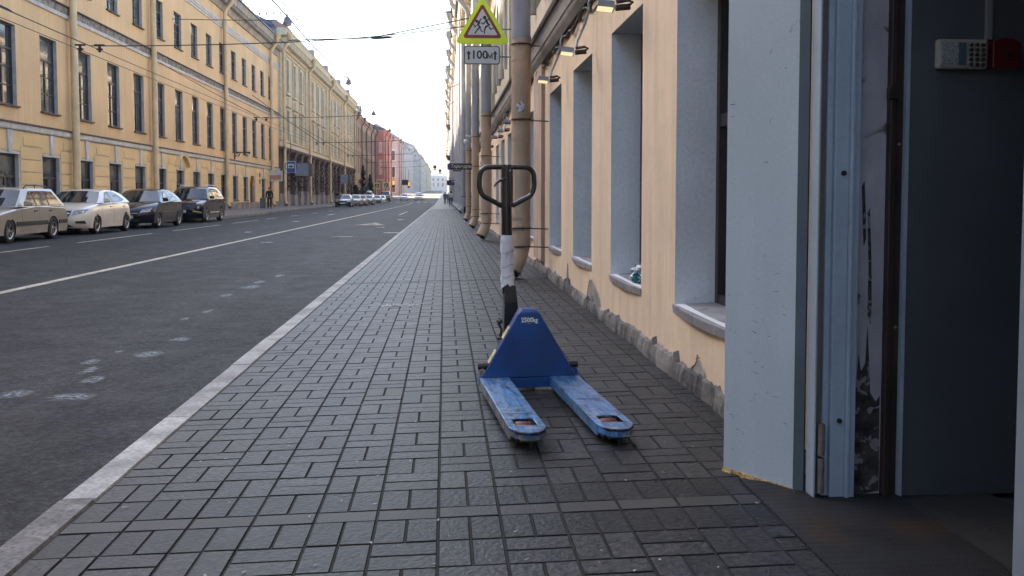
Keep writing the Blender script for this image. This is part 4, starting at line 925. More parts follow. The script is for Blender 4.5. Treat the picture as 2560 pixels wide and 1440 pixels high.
def car(name, label, cat, X, Y, Wd, Ln, front, top, rear, gh, fo, wb, wr, pm, wins, group=None, c=.22, cr=.14, rails=False, wr_top=.80, plate=None, grille=None, lights=None, bandz=None, fog=None, detail=True, gm=None, z0=None, belt=None, emblem=None, extra=None):
    z0 = (-.10 if z0 is None else z0); T = empty(name, (X, Y, z0), label, cat, group)
    ra = wr+.055; zbm = .20; hw = Wd/2
    def arch(cn): return [(cn+ra*math.cos(q), wr+ra*math.sin(q)) for q in [math.pi*i/9 for i in range(10)]]
    out = [(front[0][0]+.06, zbm)]+front+top+rear+[(rear[-1][0]-.05, zbm)]
    i0 = len(out)
    A2 = [(fo+wb+ra, zbm)]+arch(fo+wb)+[(fo+wb-ra, zbm)]; A1 = [(fo+ra, zbm)]+arch(fo)+[(fo-ra, zbm)]
    out += A2+A1
    V = [-1, -.985, -.94, -.8, -.5, 0, .5, .8, .94, .985, 1]
    def low(s, z, v):
        kf = max(0, 1-s/1.0); kr = max(0, 1-(Ln-s)/.8)
        tw = 1-.035*max(0, (z-.55)/.45)**2-.03*max(0, (.5-z)/.3)
        edge = .965 if abs(v) > .99 else (.99 if abs(v) > .98 else 1)
        vv_ = max(-1, min(1, v)); x = vv_*hw*tw*(1-.012*(abs(v) < .99)*0)
        return Vector((x, s+(c*abs(v)**3.2)*kf-(cr*abs(v)**3.2)*kr, z-(.055*abs(v)**4 if z > .62 and not(fo+.75 < s < Ln-.6) else 0)-(.02 if abs(v) > .99 and z > .5 else .006 if abs(v) > .98 and z > .5 else 0)))
    mb = MB(); n = len(out); vs_ = [low(s, z, v) for v in V for s, z in out]; fs_ = []
    ms = []
    for j in range(len(V)-1):
        for i in range(n):
            fs_.append((j*n+i, j*n+(i+1) % n, (j+1)*n+(i+1) % n, (j+1)*n+i)); ms.append(1 if i >= i0-1 else 0)
    mb.v = vs_; mb.f = fs_+[tuple(range(n)), tuple(range((len(V)-1)*n, len(V)*n))]; mb.m = ms+[0, 0]; mb.sm = [True]*len(mb.f)
    body = mb.build('body', [pm, m_trim], T, loc=(0, 0, 0)); smooth_by_angle(body, 32)
    # cabin
    zb_ = min(p[1] for p in gh); zt_ = max(p[1] for p in gh)
    def hwz(z): k = (z-zb_)/(zt_-zb_); return hw*(.955+(wr_top-.955)*k**1.15)
    def G(s, z, v):
        mid = (gh[0][0]+gh[-1][0])/2; k = (z-zb_)/(zt_-zb_)
        d = (.16*v*v if s < mid else -.10*v*v); 
        d *= 1 if abs(s-mid) > .5 else 0
        return Vector((v*hwz(z), s+d, z-.035*v*v*k))
    mb = MB(); n = len(gh); V2 = [-1, -.97, -.85, -.5, 0, .5, .85, .97, 1]
    mb.v = [G(s, z, v)-(Vector((0, 0, .02*(z > zb_+.2))) if abs(v) > .99 else Vector((0, 0, 0))) for v in V2 for s, z in gh]
    mb.f = [(j*n+i, j*n+(i+1) % n, (j+1)*n+(i+1) % n, (j+1)*n+i) for j in range(len(V2)-1) for i in range(n)]+[tuple(range(n)), tuple(range((len(V2)-1)*n, len(V2)*n))]
    mb.m = [0]*len(mb.f); mb.sm = [True]*len(mb.f)
    cb = mb.build('cabin', pm, T, loc=(0, 0, 0)); smooth_by_angle(cb, 30)
    def patch(a, b, t0, t1, v0, nm):
        mb = MB(); nn = 10; d = Vector((0, a[1]-b[1], 0)); nrm = Vector((0, (a[1]-b[1]), (b[0]-a[0]))); nrm = nrm.normalized() if nrm.z > 0 else -nrm.normalized()
        g = []
        for tt in (t0, (t0+t1)/2, t1):
            s, z = a[0]+(b[0]-a[0])*tt, a[1]+(b[1]-a[1])*tt
            g.append([G(s, z, v0*(-1+2*i/nn))+nrm*.008 for i in range(nn+1)])
        for r_ in range(2):
            for i in range(nn): mb.add([g[r_][i], g[r_][i+1], g[r_+1][i+1], g[r_+1][i]], [(0, 1, 2, 3)], 0, True)
        mb.build(nm, gm or m_cgl, T, loc=(0, 0, 0))
    patch(gh[0], gh[1], .05, .93, .93, 'windscreen'); patch(gh[-1], gh[-2], .25, .9, .88, 'rear_window')
    for e in (-1, 1):
        al = [p for wn in wins for p in wn]; cx_ = sum(p[0] for p in al)/len(al); cz_ = sum(p[1] for p in al)/len(al)
        def hull(ps):
            ps = sorted(set(ps)); 
            def half(q):
                o_ = []
                for p in q:
                    while len(o_) > 1 and (o_[-1][0]-o_[-2][0])*(p[1]-o_[-2][1])-(o_[-1][1]-o_[-2][1])*(p[0]-o_[-2][0]) <= 0: o_.pop()
                    o_.append(p)
                return o_[:-1]
            return half(ps)+half(ps[::-1])
        mb = MB(); mb.poly([Vector((e*(hwz(z)+.004), G(s, z, 1).y, z-.035*(z-zb_)/(zt_-zb_)-.012)) for s, z in [(cx_+(s-cx_)*1.03, cz_+(z-cz_)*1.10) for s, z in hull(al)]]); mb.build('window_trim', m_trim, T, loc=(0, 0, 0))
        for wn in wins:
            mb = MB(); mb.poly([Vector((e*(hwz(z)+.008), G(s, z, 1).y, z-.035*(z-zb_)/(zt_-zb_)-.012)) for s, z in wn]); mb.build('side_window', gm or m_cgl, T, loc=(0, 0, 0))
    # wheels
    for s in (fo, fo+wb):
        for e in (-1, 1):
            M_ = Matrix.Translation((e*(hw-.20), s, wr)) @ Matrix.Rotation(R(90)*e, 4, 'Y')
            mb = MB(); mb.lathe([(wr*.62, 0), (wr*.95, .0), (wr, .03), (wr, .165), (wr*.95, .195), (wr*.66, .20), (wr*.64, .18)], 26, M_)
            t_ = mb.build('wheel', m_tyre, T, loc=(0, 0, 0)); mb = MB()
            mb.lathe([(wr*.65, .19), (wr*.60, .185), (wr*.58, .11), (0, .10)], 20, M_, 1); mb.lathe([(wr*.16, .11), (wr*.16, .175), (0, .18)], 10, M_)
            for k in range(5):
                q = 2*math.pi*k/5+.3; dq = .16; p = lambda r_, q_, h: M_ @ Vector((r_*math.cos(q_), r_*math.sin(q_), h))
                mb.hexa([p(wr*.12, q-dq*2, .13), p(wr*.61, q-dq, .13), p(wr*.61, q+dq, .13), p(wr*.12, q+dq*2, .13), p(wr*.12, q-dq*2, .178), p(wr*.61, q-dq, .186), p(wr*.61, q+dq, .186), p(wr*.12, q+dq*2, .178)])
            mb.lathe([(wr*.66, .198), (wr*.60, .192), (wr*.59, .17)], 24, M_)
            mb.build('rim', [m_alloy, m_trim], t_, loc=(0, 0, 0))
    # details on the nose
    fz = sorted([(z, s) for s, z in front])
    def fp(v, z, o=.012): return Vector((v*hw*.995, lerp_list(fz, z)+c*abs(v)**3.2*1.0-o, z-(.055*abs(v)**4 if z > .62 else 0)))
    def npatch(nm, pts, m, parent=None, o=.012):                 # pts: four corners (v,z) bl, br, tr, tl, bent round the nose
        mb = MB(); nn = 8
        for i in range(nn):
            a, b = i/nn, (i+1)/nn
            def q(t_, lo): p, r_ = (pts[0], pts[1]) if lo else (pts[3], pts[2]); return (p[0]+(r_[0]-p[0])*t_, p[1]+(r_[1]-p[1])*t_)
            mb.add([fp(*q(a, 1), o), fp(*q(b, 1), o), fp(*q(b, 0), o), fp(*q(a, 0), o)], [(0, 1, 2, 3)], 0, True)
        return mb.build(nm, m, T, loc=(0, 0, 0))
    for it in (grille or []): npatch('grille', it[0], it[1], o=it[2] if len(it) > 2 else .012)
    for e in (-1, 1):
        for it in (lights or []): npatch('headlight', [(e*v, z) for v, z in it], m_lamp, o=.016)
        for it in (fog or []): npatch('bumper_trim', [(e*v, z) for v, z in it[0]], it[1], o=.014)
    if plate:
        z = plate; mb = MB(); y_ = lerp_list(fz, z)-.03; mb.box(-.26, .26, y_, y_+.02, z-.056, z+.056); pl_ = mb.build('number_plate', m_plate, T, loc=(0, 0, 0))
        if detail: text_mb('A 427 PX', .095, at_face((0, y_-.002, z))).build('lettering', m_trim, pl_, loc=(0, 0, 0))
    zs_ = belt or .95
    for e in (-1, 1):
        mb = MB(); s_ = gh[0][0]+.52; z_ = zs_+.06; mb.box(min(e*(hw-.02), e*(hw+.17)), max(e*(hw-.02), e*(hw+.17)), s_-.06, s_+.07, z_-.06, z_+.075); mb.build('wing_mirror', pm if detail else m_trim, T, loc=(0, 0, 0), bevel=.03)
        if detail:
            mb = MB(); d0, d1, d2 = gh[0][0]+.35, gh[0][0]+1.38, fo+wb-.15
            for d_ in (d0, d1, d2):
                zlo = .32 if d_ < d2 else .75
                za = [zlo+(zs_-.02-zlo)*i/8 for i in range(9)]
                def sx_(z): return e*(hw*(1-.035*max(0, (z-.55)/.45)**2-.03*max(0, (.5-z)/.3))+.002)
                for z1, z2 in zip(za, za[1:]): mb.quad((sx_(z1), d_-.006, z1), (sx_(z1), d_+.006, z1), (sx_(z2), d_+.006, z2), (sx_(z2), d_-.006, z2))
            mb.build('door_seam', m_trim, T, loc=(0, 0, 0))
            for d_ in (d1-.2, d2-.02):
                mb = MB(); zz = zs_-.14; xx = e*(hw*(1-.035*((zz-.55)/.45)**2)); mb.box(min(xx-.01, xx+.025*e), max(xx+.01, xx+.025*e), d_-.1, d_+.08, zz-.016, zz+.018); mb.build('door_handle', m_trim if bandz else pm, T, loc=(0, 0, 0), bevel=.008)
        if bandz:
            a_, b_, mm = bandz
            for s0, s1 in ((.25, fo-ra-.01), (fo+ra+.01, fo+wb-ra-.01), (fo+wb+ra+.01, Ln-.15)):
                mb = MB(); xx = sorted((e*(hw*.99), e*(hw+.016))); mb.box(xx[0], xx[1], s0, s1, a_, b_) if s0 > fo else None
                if mb.v: mb.build('side_moulding', mm, T, loc=(0, 0, 0), bevel=.006)
        if rails:
            mb = MB(); xr = e*(hwz(zt_)-.06); zr = zt_-.03; mb.tube([(xr, gh[1][0]+.35, zr), (xr, gh[1][0]+.5, zr+.075), (xr, (gh[1][0]+gh[-2][0])/2, zr+.085), (xr, gh[-2][0]-.35, zr+.06), (xr, gh[-2][0]-.2, zr-.01)], .018, 6)
            mb.tube([(xr, (gh[1][0]+gh[-2][0])/2, zr), (xr, (gh[1][0]+gh[-2][0])/2, zr+.08)], .016, 6); mb.build('roof_rail', rails, T, loc=(0, 0, 0))
    if emblem == 'star':
        z = .66; y_ = lerp_list(fz, z)-.035; mb = MB(); ring = [(.095*math.cos(q), y_, z+.095*math.sin(q)) for q in [2*math.pi*i/18 for i in range(19)]]; mb.tube(ring, .011, 6)
        for k in range(3): q = R(90+120*k); mb.tube([(0, y_, z), (.09*math.cos(q), y_, z+.09*math.sin(q))], [.016, .004], 6)
        mb.build('emblem', m_chr, T, loc=(0, 0, 0))
    if emblem == 'oval':
        z = .74; y_ = lerp_list(fz, z)-.03; mb = MB(); mb.tube([(.10*math.cos(q), y_, z+.055*math.sin(q)) for q in [2*math.pi*i/18 for i in range(19)]], .010, 6)
        for e in (-1, 1): mb.tube([(e*.045-.012, y_, z-.035), (e*.045+.018, y_, z+.035)], .009, 5)
        mb.tube([(-.04, y_, z-.008), (.04, y_, z+.008)], .008, 5); mb.build('emblem', m_chr, T, loc=(0, 0, 0))
    return T
GP = 'cars parked along the left kerb'
sil = paint('silver', (.36, .33, .28), .35, .3); wht = paint('white', (.62, .58, .50)); dkb = paint('midnight_blue', (.006, .008, .016), .15); blk = paint('blue_black', (.005, .007, .018), .12)
car('estate_car', 'silver estate car with roof rails, its nose cut off by the picture edge', 'car', -11.80, 23.34, 1.70, 4.57,
    [(0, .30), (-.01, .42), (0, .52), (.05, .66), (.10, .74)], [(.55, .82), (1.30, .90), (2.5, .93), (4.25, .93)], [(4.50, .88), (4.55, .62), (4.57, .50), (4.55, .33)],
    [(1.22, .90), (1.98, 1.395), (2.6, 1.43), (4.05, 1.42), (4.48, .92)], .87, 2.62, .305, sil,
    [[(1.68, .96), (2.22, 1.34), (2.42, 1.35), (2.50, .96)], [(2.58, .96), (2.52, 1.35), (3.22, 1.36), (3.38, .96)], [(3.47, .96), (3.33, 1.36), (3.92, 1.345), (4.28, .97)]], GP, c=.16, cr=.08, rails=m_trim, wr_top=.72, plate=None, bandz=(.42, .53, m_trim), belt=.93,
    grille=[([(-.5, .6), (.5, .6), (.5, .7), (-.5, .7)], m_trim), ([(-1, .33), (1, .33), (1, .53), (-1, .53)], m_trim)], lights=[[(.55, .6), (.9, .6), (.9, .71), (.55, .71)]])
car('hatchback_car', 'white hatchback with a round grille badge and dusty bonnet, parked behind the silver estate', 'car', -11.79, 29.07, 1.78, 4.29,
    [(0.02, .24), (-.02, .34), (-.03, .48), (0, .60), (.03, .72), (.10, .80)], [(.5, .90), (1.05, .985), (1.3, 1.0), (2.6, 1.0), (4.0, 1.0)], [(4.2, .92), (4.27, .7), (4.29, .5), (4.24, .3)],
    [(1.02, .97), (1.85, 1.385), (2.4, 1.43), (3.3, 1.40), (3.85, 1.28), (4.15, .98)], .92, 2.70, .32, wht,
    [[(1.50, 1.01), (2.02, 1.32), (2.36, 1.37), (2.44, 1.02)], [(2.50, 1.02), (2.42, 1.37), (2.95, 1.375), (3.28, 1.31), (3.36, 1.05)], [(3.42, 1.06), (3.34, 1.29), (3.72, 1.12)]], GP, c=.42, cr=.3, wr_top=.67, plate=.42, emblem='star', belt=1.0,
    grille=[([(-.40, .55), (.40, .55), (.50, .75), (-.50, .75)], m_trim), ([(-.42, .655), (.42, .655), (.44, .685), (-.44, .685)], m_chr, .018), ([(-.55, .25), (.55, .25), (.35, .36), (-.35, .36)], m_trim)], lights=[[(.50, .60), (.84, .70), (.93, .83), (.56, .76)]], fog=[([(.62, .36), (.90, .34), (.86, .44), (.60, .42)], m_trim), ])
car('hatchback_car', 'glossy black hatchback with clear headlamps, between the white hatchback and the big dark SUV', 'car', -11.64, 34.80, 1.84, 4.34,
    [(0.02, .24), (-.01, .36), (-.01, .5), (.0, .62), (.06, .70)], [(.45, .86), (.98, .98), (1.2, 1.0), (2.6, 1.02), (4.0, 1.04)], [(4.26, .95), (4.33, .7), (4.34, .5), (4.3, .3)],
    [(.94, .96), (1.78, 1.43), (2.4, 1.49), (3.2, 1.46), (3.85, 1.33), (4.22, .98)], .90, 2.64, .32, dkb,
    [[(1.45, 1.02), (1.98, 1.38), (2.38, 1.43), (2.46, 1.03)], [(2.53, 1.03), (2.45, 1.43), (2.95, 1.43), (3.35, 1.34), (3.62, 1.18), (3.55, 1.07)]], GP, c=.36, cr=.26, wr_top=.67, plate=.43, belt=1.0,
    grille=[([(-.42, .56), (.42, .56), (.48, .66), (-.48, .66)], m_trim, .014), ([(-.44, .545), (.44, .545), (.44, .565), (-.44, .565)], m_chr, .02), ([(-.5, .25), (.5, .25), (.5, .36), (-.5, .36)], m_trim)], lights=[[(.52, .58), (.86, .62), (.92, .80), (.58, .70)]], bandz=(.56, .60, dkb))
car('sport_utility_car', 'dark blue-black SUV with silver roof rails and chrome bumper strips', 'car', -11.85, 42.55, 1.90, 4.70,
    [(0.03, .30), (-.02, .42), (-.03, .6), (-.02, .78), (.05, .90)], [(.4, .98), (1.1, 1.06), (1.3, 1.08), (2.8, 1.10), (4.3, 1.12)], [(4.6, 1.0), (4.68, .8), (4.7, .5), (4.64, .35)],
    [(1.04, 1.05), (1.85, 1.60), (2.5, 1.67), (3.9, 1.64), (4.3, 1.5), (4.6, 1.08)], .95, 2.76, .37, blk,
    [[(1.55, 1.12), (2.05, 1.53), (2.50, 1.585), (2.58, 1.13)], [(2.66, 1.13), (2.58, 1.585), (3.30, 1.58), (3.5, 1.18)], [(3.60, 1.2), (3.42, 1.57), (3.85, 1.53), (4.15, 1.25)]], GP, c=.34, cr=.25, rails=mat('silver_rail', (.5, .5, .52), .3, metal=.7), wr_top=.70, plate=.52, emblem='oval', belt=1.08,
    grille=[([(-.62, .62), (.62, .62), (.72, .86), (-.72, .86)], m_trim), ([(-.95, .40), (.95, .40), (.95, .43), (-.95, .43)], m_chr), ([(-.62, .57), (.62, .57), (.62, .61), (-.62, .61)], m_chr, .02)], lights=[[(.70, .84), (.95, .86), (.95, .90), (.72, .89)], [(.76, .66), (.84, .66), (.84, .78), (.76, .78)]], fog=[([(.55, .50), (.92, .44), (.95, .48), (.62, .57)], mat('amber_trim', (.5, .36, .12), .3, metal=.4))], bandz=(.40, .47, m_chr))
def plain_car(lb, X, Y, colr, suv=0, group='cars parked far along the left kerb', nm='hatchback_car', wide=1.78, cat='car', z0=None, lightm=True):
    h = .14*suv
    return car(nm, lb, cat, X, Y, wide, 4.3+.3*suv, [(0.02, .26), (-.01, .40), (0, .6+h*.5), (.06, .74+h)], [(.45, .88+h), (1.05, .97+h), (2.6, 1.0+h), (3.95, 1.0+h)], [(4.2+.3*suv, .9), (4.3+.3*suv, .6), (4.26+.3*suv, .3)],
        [(1.0, .95+h), (1.8, 1.40+h*1.6), (2.5, 1.46+h*1.7), (3.5+.3*suv, 1.42+h*1.6), (4.1+.3*suv, .98+h)], .9, 2.65, .32+.04*suv, colr, [[(1.5, 1.0+h), (2.0, 1.36+h*1.5), (2.4, 1.40+h*1.5), (2.46, 1.0+h)], [(2.54, 1.0+h), (2.46, 1.40+h*1.5), (3.3, 1.37+h*1.5), (3.6, 1.04+h)]],
        group, c=.3, cr=.2, wr_top=.68, plate=.44, detail=False, z0=z0, belt=1.0+h, grille=[([(-.45, .56), (.45, .56), (.48, .68), (-.48, .68)], m_trim)], lights=[[(.52, .6), (.9, .64), (.92, .76), (.56, .72)]])
pc = {k: paint(k, v, .25) for k, v in dict(navy=(.012, .022, .05), steel=(.18, .20, .22), taupe=(.20, .18, .16), grey=(.10, .10, .11), teal=(.03, .08, .10), pearl=(.6, .6, .6)).items()}
for lb, X, Y, cc, sv in (('navy saloon car at the head of the distant parked row, number plate showing', -11.55, 106, pc['navy'], 0), ('pale steel coloured car tucked behind the navy saloon in the distant row', -11.35, 116, pc['steel'], 0),
                         ('taupe car third in the distant parked row', -11.3, 124, pc['taupe'], 0), ('small grey car fourth in the distant parked row, before the big dark SUV', -11.15, 133, pc['grey'], 0), ('dark SUV with a silver roof box in the distant parked row', -11.4, 138, pc['navy'], 1),
                         ('teal blue small car just behind the dark SUV with the roof box', -11.3, 152, pc['teal'], 0), ('pearl white car behind the teal car in the distant row', -11.0, 159, pc['pearl'], 0)):
    plain_car(lb, X, Y, cc, sv)
v_ = plain_car('tall black van at the far end of the parked row', -11.3, 176, paint('van_black', (.01, .012, .014)), 1, nm='van', wide=1.95, cat='van', z0=-.10+gz(176)); v_.scale = (1, 1, 1.22)
mb = MB(); mb.lathe([(0, .38), (.25, .36), (.45, .24), (.5, .1), (.45, 0), (0, 0)], 16, Matrix.Translation((-11.35, 140.6, 1.62)) @ Matrix.Diagonal((1, 1.8, 1, 1))); tag(mb.build('roof_box', mat('silver_box', (.5, .52, .55), .3)), 'rounded silver roof box on top of a distant dark SUV', 'roof box')
for lb, X, Y, cc in (('white car with lit headlamps driving towards the viewer in the left lane', -8.9, 204, pc['pearl']), ('white car driving towards the viewer, nearest the centre line', -5.6, 200, paint('van_white', (.68, .68, .70)))):
    plain_car(lb, X, Y, cc, 0, group='oncoming white cars', z0=-.10+gz(Y))
plain_car('pale minivan following close behind the oncoming white car by the centre line', -5.9, 212, pc['pearl'], 1, group='oncoming white cars', nm='van', cat='van', z0=-.10+gz(212))

# ------------------------------------------------------------ people
m_skin = mat('skin', (.42, .26, .19), .6); m_jean = mat('blue_jeans', (.03, .06, .13), .85, var=.15, scale=8)
def skinned(name, verts, edges, radii, m, parent, lv=2):
    me = bpy.data.meshes.new(name); me.from_pydata(verts, edges, []); me.materials.append(m)
    o = bpy.data.objects.new(name, me); C.objects.link(o); o.parent = parent
    sk = o.modifiers.new('skin', 'SKIN'); sk.use_smooth_shade = True
    for i, r in enumerate(radii): me.skin_vertices[0].data[i].radius = (r, r) if not isinstance(r, tuple) else r
    me.skin_vertices[0].data[0].use_root = True
    ss = o.modifiers.new('subsurf', 'SUBSURF'); ss.levels = lv; ss.render_levels = lv
    return o
def person(label, loc, rz, top, legs, hair, stride=.16, h=1.0, arm=.0, longhair=False, shoes=M_black, group=None, hood=None):
    P = empty('person', loc, label, 'person', group, rz=rz); s = stride
    J = dict(pel=(0, 0, .95), ches=(0, .0, 1.28), neck=(0, -.01, 1.46), head=(0, -.02, 1.58), crown=(0, -.02, 1.68),
             lh=(-.10, 0, .90), lk=(-.105, -s*.6, .50), la=(-.11, -s*.5+.03, .09), lt=(-.12, -s*.5-.12, .045), rh=(.10, 0, .90), rk=(.105, s*.25-.02, .50), ra=(.11, s+.04, .12), rt=(.12, s-.10, .05),
             ls=(-.19, 0, 1.40), le=(-.25, .03+arm, 1.12), lw=(-.25, -.05+arm, .88), lf=(-.25, -.06+arm, .80), rs=(.19, 0, 1.40), re=(.25, .03-arm, 1.12), rw=(.25, -.07-arm, .88), rf=(.25, -.08-arm, .80))
    J = {k: tuple(c_*h for c_ in v) for k, v in J.items()}
    def part(name, ks, es, rs, m): idx = {k: i for i, k in enumerate(ks)}; return skinned(name, [J[k] for k in ks], [(idx[a], idx[b]) for a, b in es], [r*h if not isinstance(r, tuple) else (r[0]*h, r[1]*h) for r in rs], m, P)
    ks = ['pel', 'ches', 'neck', 'head', 'crown', 'lh', 'lk', 'la', 'lt', 'rh', 'rk', 'ra', 'rt', 'ls', 'le', 'lw', 'lf', 'rs', 're', 'rw', 'rf']
    es = [('pel', 'ches'), ('ches', 'neck'), ('neck', 'head'), ('head', 'crown'), ('pel', 'lh'), ('lh', 'lk'), ('lk', 'la'), ('la', 'lt'), ('pel', 'rh'), ('rh', 'rk'), ('rk', 'ra'), ('ra', 'rt'), ('ches', 'ls'), ('ls', 'le'), ('le', 'lw'), ('lw', 'lf'), ('ches', 'rs'), ('rs', 're'), ('re', 'rw'), ('rw', 'rf')]
    rs = [.11, .12, .055, .088, .07, .075, .05, .036, .03, .075, .05, .036, .03, .06, .04, .03, .03, .06, .04, .03, .03]
    part('body', ks, es, rs, m_skin)
    part('jacket', ['pel', 'ches', 'neck', 'ls', 'le', 'lw', 'rs', 're', 'rw'], [('pel', 'ches'), ('ches', 'neck'), ('ches', 'ls'), ('ls', 'le'), ('le', 'lw'), ('ches', 'rs'), ('rs', 're'), ('re', 'rw')], [.15, .155, .07, .085, .062, .05, .085, .062, .05], top)
    part('trousers', ['pel', 'lh', 'lk', 'la', 'rh', 'rk', 'ra'], [('pel', 'lh'), ('lh', 'lk'), ('lk', 'la'), ('pel', 'rh'), ('rh', 'rk'), ('rk', 'ra')], [.125, .10, .075, .06, .10, .075, .06], legs)
    for a, b in (('la', 'lt'), ('ra', 'rt')): part('shoe', [a, b], [(a, b)], [.055, .045], shoes)
    mb = MB(); hd = Vector(J['head']); r = .112*h
    for i in range(7):
        for j in range(12):
            th = math.pi*.62*i/6; q = 2*math.pi*j/12; front_ = -math.sin(q) > .4
            rr_ = r*(.98 if not front_ else (.98 if th < .9 else .55))
            mb.v.append((hd.x+rr_*math.sin(th)*math.cos(q)*.92, hd.y+rr_*math.sin(th)*math.sin(q)*1.05, hd.z+.04*h+r*math.cos(th)*1.1-((.22*h if longhair and not front_ and i == 6 else 0))))
    for i in range(6):
        for j in range(12): mb.f.append((i*12+j, i*12+(j+1) % 12, (i+1)*12+(j+1) % 12, (i+1)*12+j)); mb.m.append(0); mb.sm.append(True)
    mb.build('hair', hair, P, loc=(0, 0, 0))
    mb = MB()                                                     # face: nose, eyes, mouth, ears
    hy = hd.y-.092*h; mb.prism([(-.014*h, hy, hd.z-.03*h), (.014*h, hy, hd.z-.03*h), (0, hy-.024*h, hd.z-.028*h)], [(-.006*h, hy, hd.z+.02*h), (.006*h, hy, hd.z+.02*h), (0, hy-.006*h, hd.z+.02*h)])
    for e in (-1, 1): mb.lathe([(0, .012), (.02*h, .006), (.03*h, 0)], 8, Matrix.Translation((e*.088*h, hd.y, hd.z)) @ Matrix.Rotation(R(90)*e, 4, 'Y'))
    mb.build('face', m_skin, P, loc=(0, 0, 0))
    mb = MB()
    for e in (-1, 1): mb.box(e*.034*h-.011*h, e*.034*h+.011*h, hy-.004*h, hy+.01*h, hd.z+.016*h, hd.z+.026*h)
    mb.box(-.022*h, .022*h, hy-.003*h, hy+.01*h, hd.z-.058*h, hd.z-.050*h); mb.build('features', mat('eye_mouth', (.06, .03, .03), .6), P, loc=(0, 0, 0))
    return P
m_dk = mat('black_cloth', (.010, .011, .016), .85); m_hd = mat('dark_hair', (.02, .014, .01), .6); m_hb = mat('brown_hair', (.06, .035, .02), .6)
person('man in a dark jacket and trousers waiting on the left pavement beside a grey suitcase', (-14.4, 77.6, .05), R(12), m_dk, mat('dark_trousers', (.012, .013, .02), .85), m_hd, .04, 1.04)
t = empty('suitcase', (-15.0, 78.0, .05), 'grey upright suitcase standing beside the man on the left pavement', 'suitcase')
mb = MB(); mb.box(-15.25, -14.8, 77.9, 78.15, .12, .98); mb.build('case', mat('grey_case', (.10, .12, .14), .6), t, bevel=.04)
mb = MB(); mb.tube([(-15.15, 78.1, .98), (-15.15, 78.1, 1.1), (-14.9, 78.1, 1.1), (-14.9, 78.1, .98)], .012, 6); mb.build('handle', M_black, t)
for x in (-15.2, -14.85):
    mb = MB(); mb.tube([(x-.02, 78.02, .1), (x+.02, 78.02, .1)], .05, 10); mb.build('wheel', M_black, t)
person('person in black walking past the rusticated palace on the left pavement', (-13.6, 119.5, .05), R(200), m_dk, m_dk, m_hd, .2, 1.03, .06)
person('woman with long dark hair, white top and blue jeans walking away on the right pavement', (.68, 101.5, .0), R(176), mat('white_top', (.52, .54, .55), .85), m_jean, m_hb, .15, 1.0, .05, True)
person('person in a blue jacket walking near the kerb on the right pavement', (.05, 128, .0), R(185), mat('blue_jacket', (.03, .07, .14), .85), mat('grey_jeans', (.06, .09, .12), .85), m_hb, .18, 1.0, .08)
person('person in dark blue half hidden behind the woman in the white top', (.55, 140, .0), R(180), mat('navy_jacket', (.015, .025, .05), .85), m_jean, m_hd, .12, 1.0, .03)
# ------------------------------------------------------------ signs on the right
m_sgrey = mat('sign_back_grey', (.30, .31, .33), .5, metal=.3)
m_lime = mat('fluorescent_lime', (.60, .80, .015), .5, var=.03, scale=3); m_red = mat('sign_red', (.20, .025, .035), .5, var=.08); m_swh = mat('sign_white', (.46, .49, .53), .5, var=.05, scale=4); m_sbk = mat('sign_black', (.012, .014, .02), .5)
def rtri(h, y, cx, cz, r=.05):                                   # rounded triangle, half-side h, centroid-ish base at cz
    H_ = h*1.732; V_ = [(cx-h, cz), (cx+h, cz), (cx, cz+H_)]; pts = []
    for i, (px, pz) in enumerate(V_):
        a0 = (-150, -30, 90)[i]; ccx = cx+(px-cx)*(1-2*r/h*.87); ccz = (cz+H_/3)+(pz-cz-H_/3)*(1-2*r/h*.87)
        for k in (-60, -30, 0, 30, 60): q = R(a0+k); pts.append((ccx+r*math.cos(q)*1.0, y, ccz+r*math.sin(q)))
    return pts
SY = 16.95; SX = .695; S0 = 3.845
t = empty('school_warning_sign', (SX, SY, 3.5), 'lime bordered triangular warning sign with two running children above a small distance plate', 'traffic sign')
def slab(name, pts, th, m, y):
    mb = MB(); mb.prism([(p[0], y, p[2]) for p in pts], [(p[0], y+th, p[2]) for p in pts]); return mb.build(name, m, t)
slab('lime_board', rtri(.505, SY, SX, S0, .05), .03, m_lime, SY)
slab('red_border', rtri(.365, SY, SX, S0+.10, .035), .006, m_red, SY-.006); slab('white_field', rtri(.275, SY, SX, S0+.157, .012), .004, m_swh, SY-.010)
def kid(mb, ox, oz, k, segs, head):
    y_ = SY-.0115
    for (xa, za, wa), (xb, zb, wb_) in segs:
        a = Vector((ox+xa*k, y_, oz+za*k)); b = Vector((ox+xb*k, y_, oz+zb*k)); d = (b-a).normalized(); n_ = Vector((-d.z, 0, d.x))
        mb.quad(a-n_*wa*k, b-n_*wb_*k, b+n_*wb_*k, a+n_*wa*k)
        for c_, w_ in ((a, wa), (b, wb_)): mb.poly([c_+Vector((w_*k*math.cos(q), -.0002, w_*k*math.sin(q))) for q in [2*math.pi*i/8 for i in range(8)]])
    mb.poly([(ox+head[0]*k+head[2]*k*math.cos(q), y_, oz+head[1]*k+head[2]*1.05*k*math.sin(q)) for q in [2*math.pi*i/16 for i in range(16)]])
mb = MB(); PXM = 16.95/2312/6.54                                   # metres per pixel of the sign close-up
def pz(x, y): return ((x-655)*PXM, (613-y)*PXM)
def seg(x0, y0, x1, y1, w0, w1): a = pz(x0, y0); b = pz(x1, y1); return ((a[0], a[1], w0*PXM), (b[0], b[1], w1*PXM))
ox, oz = SX, S0+.157
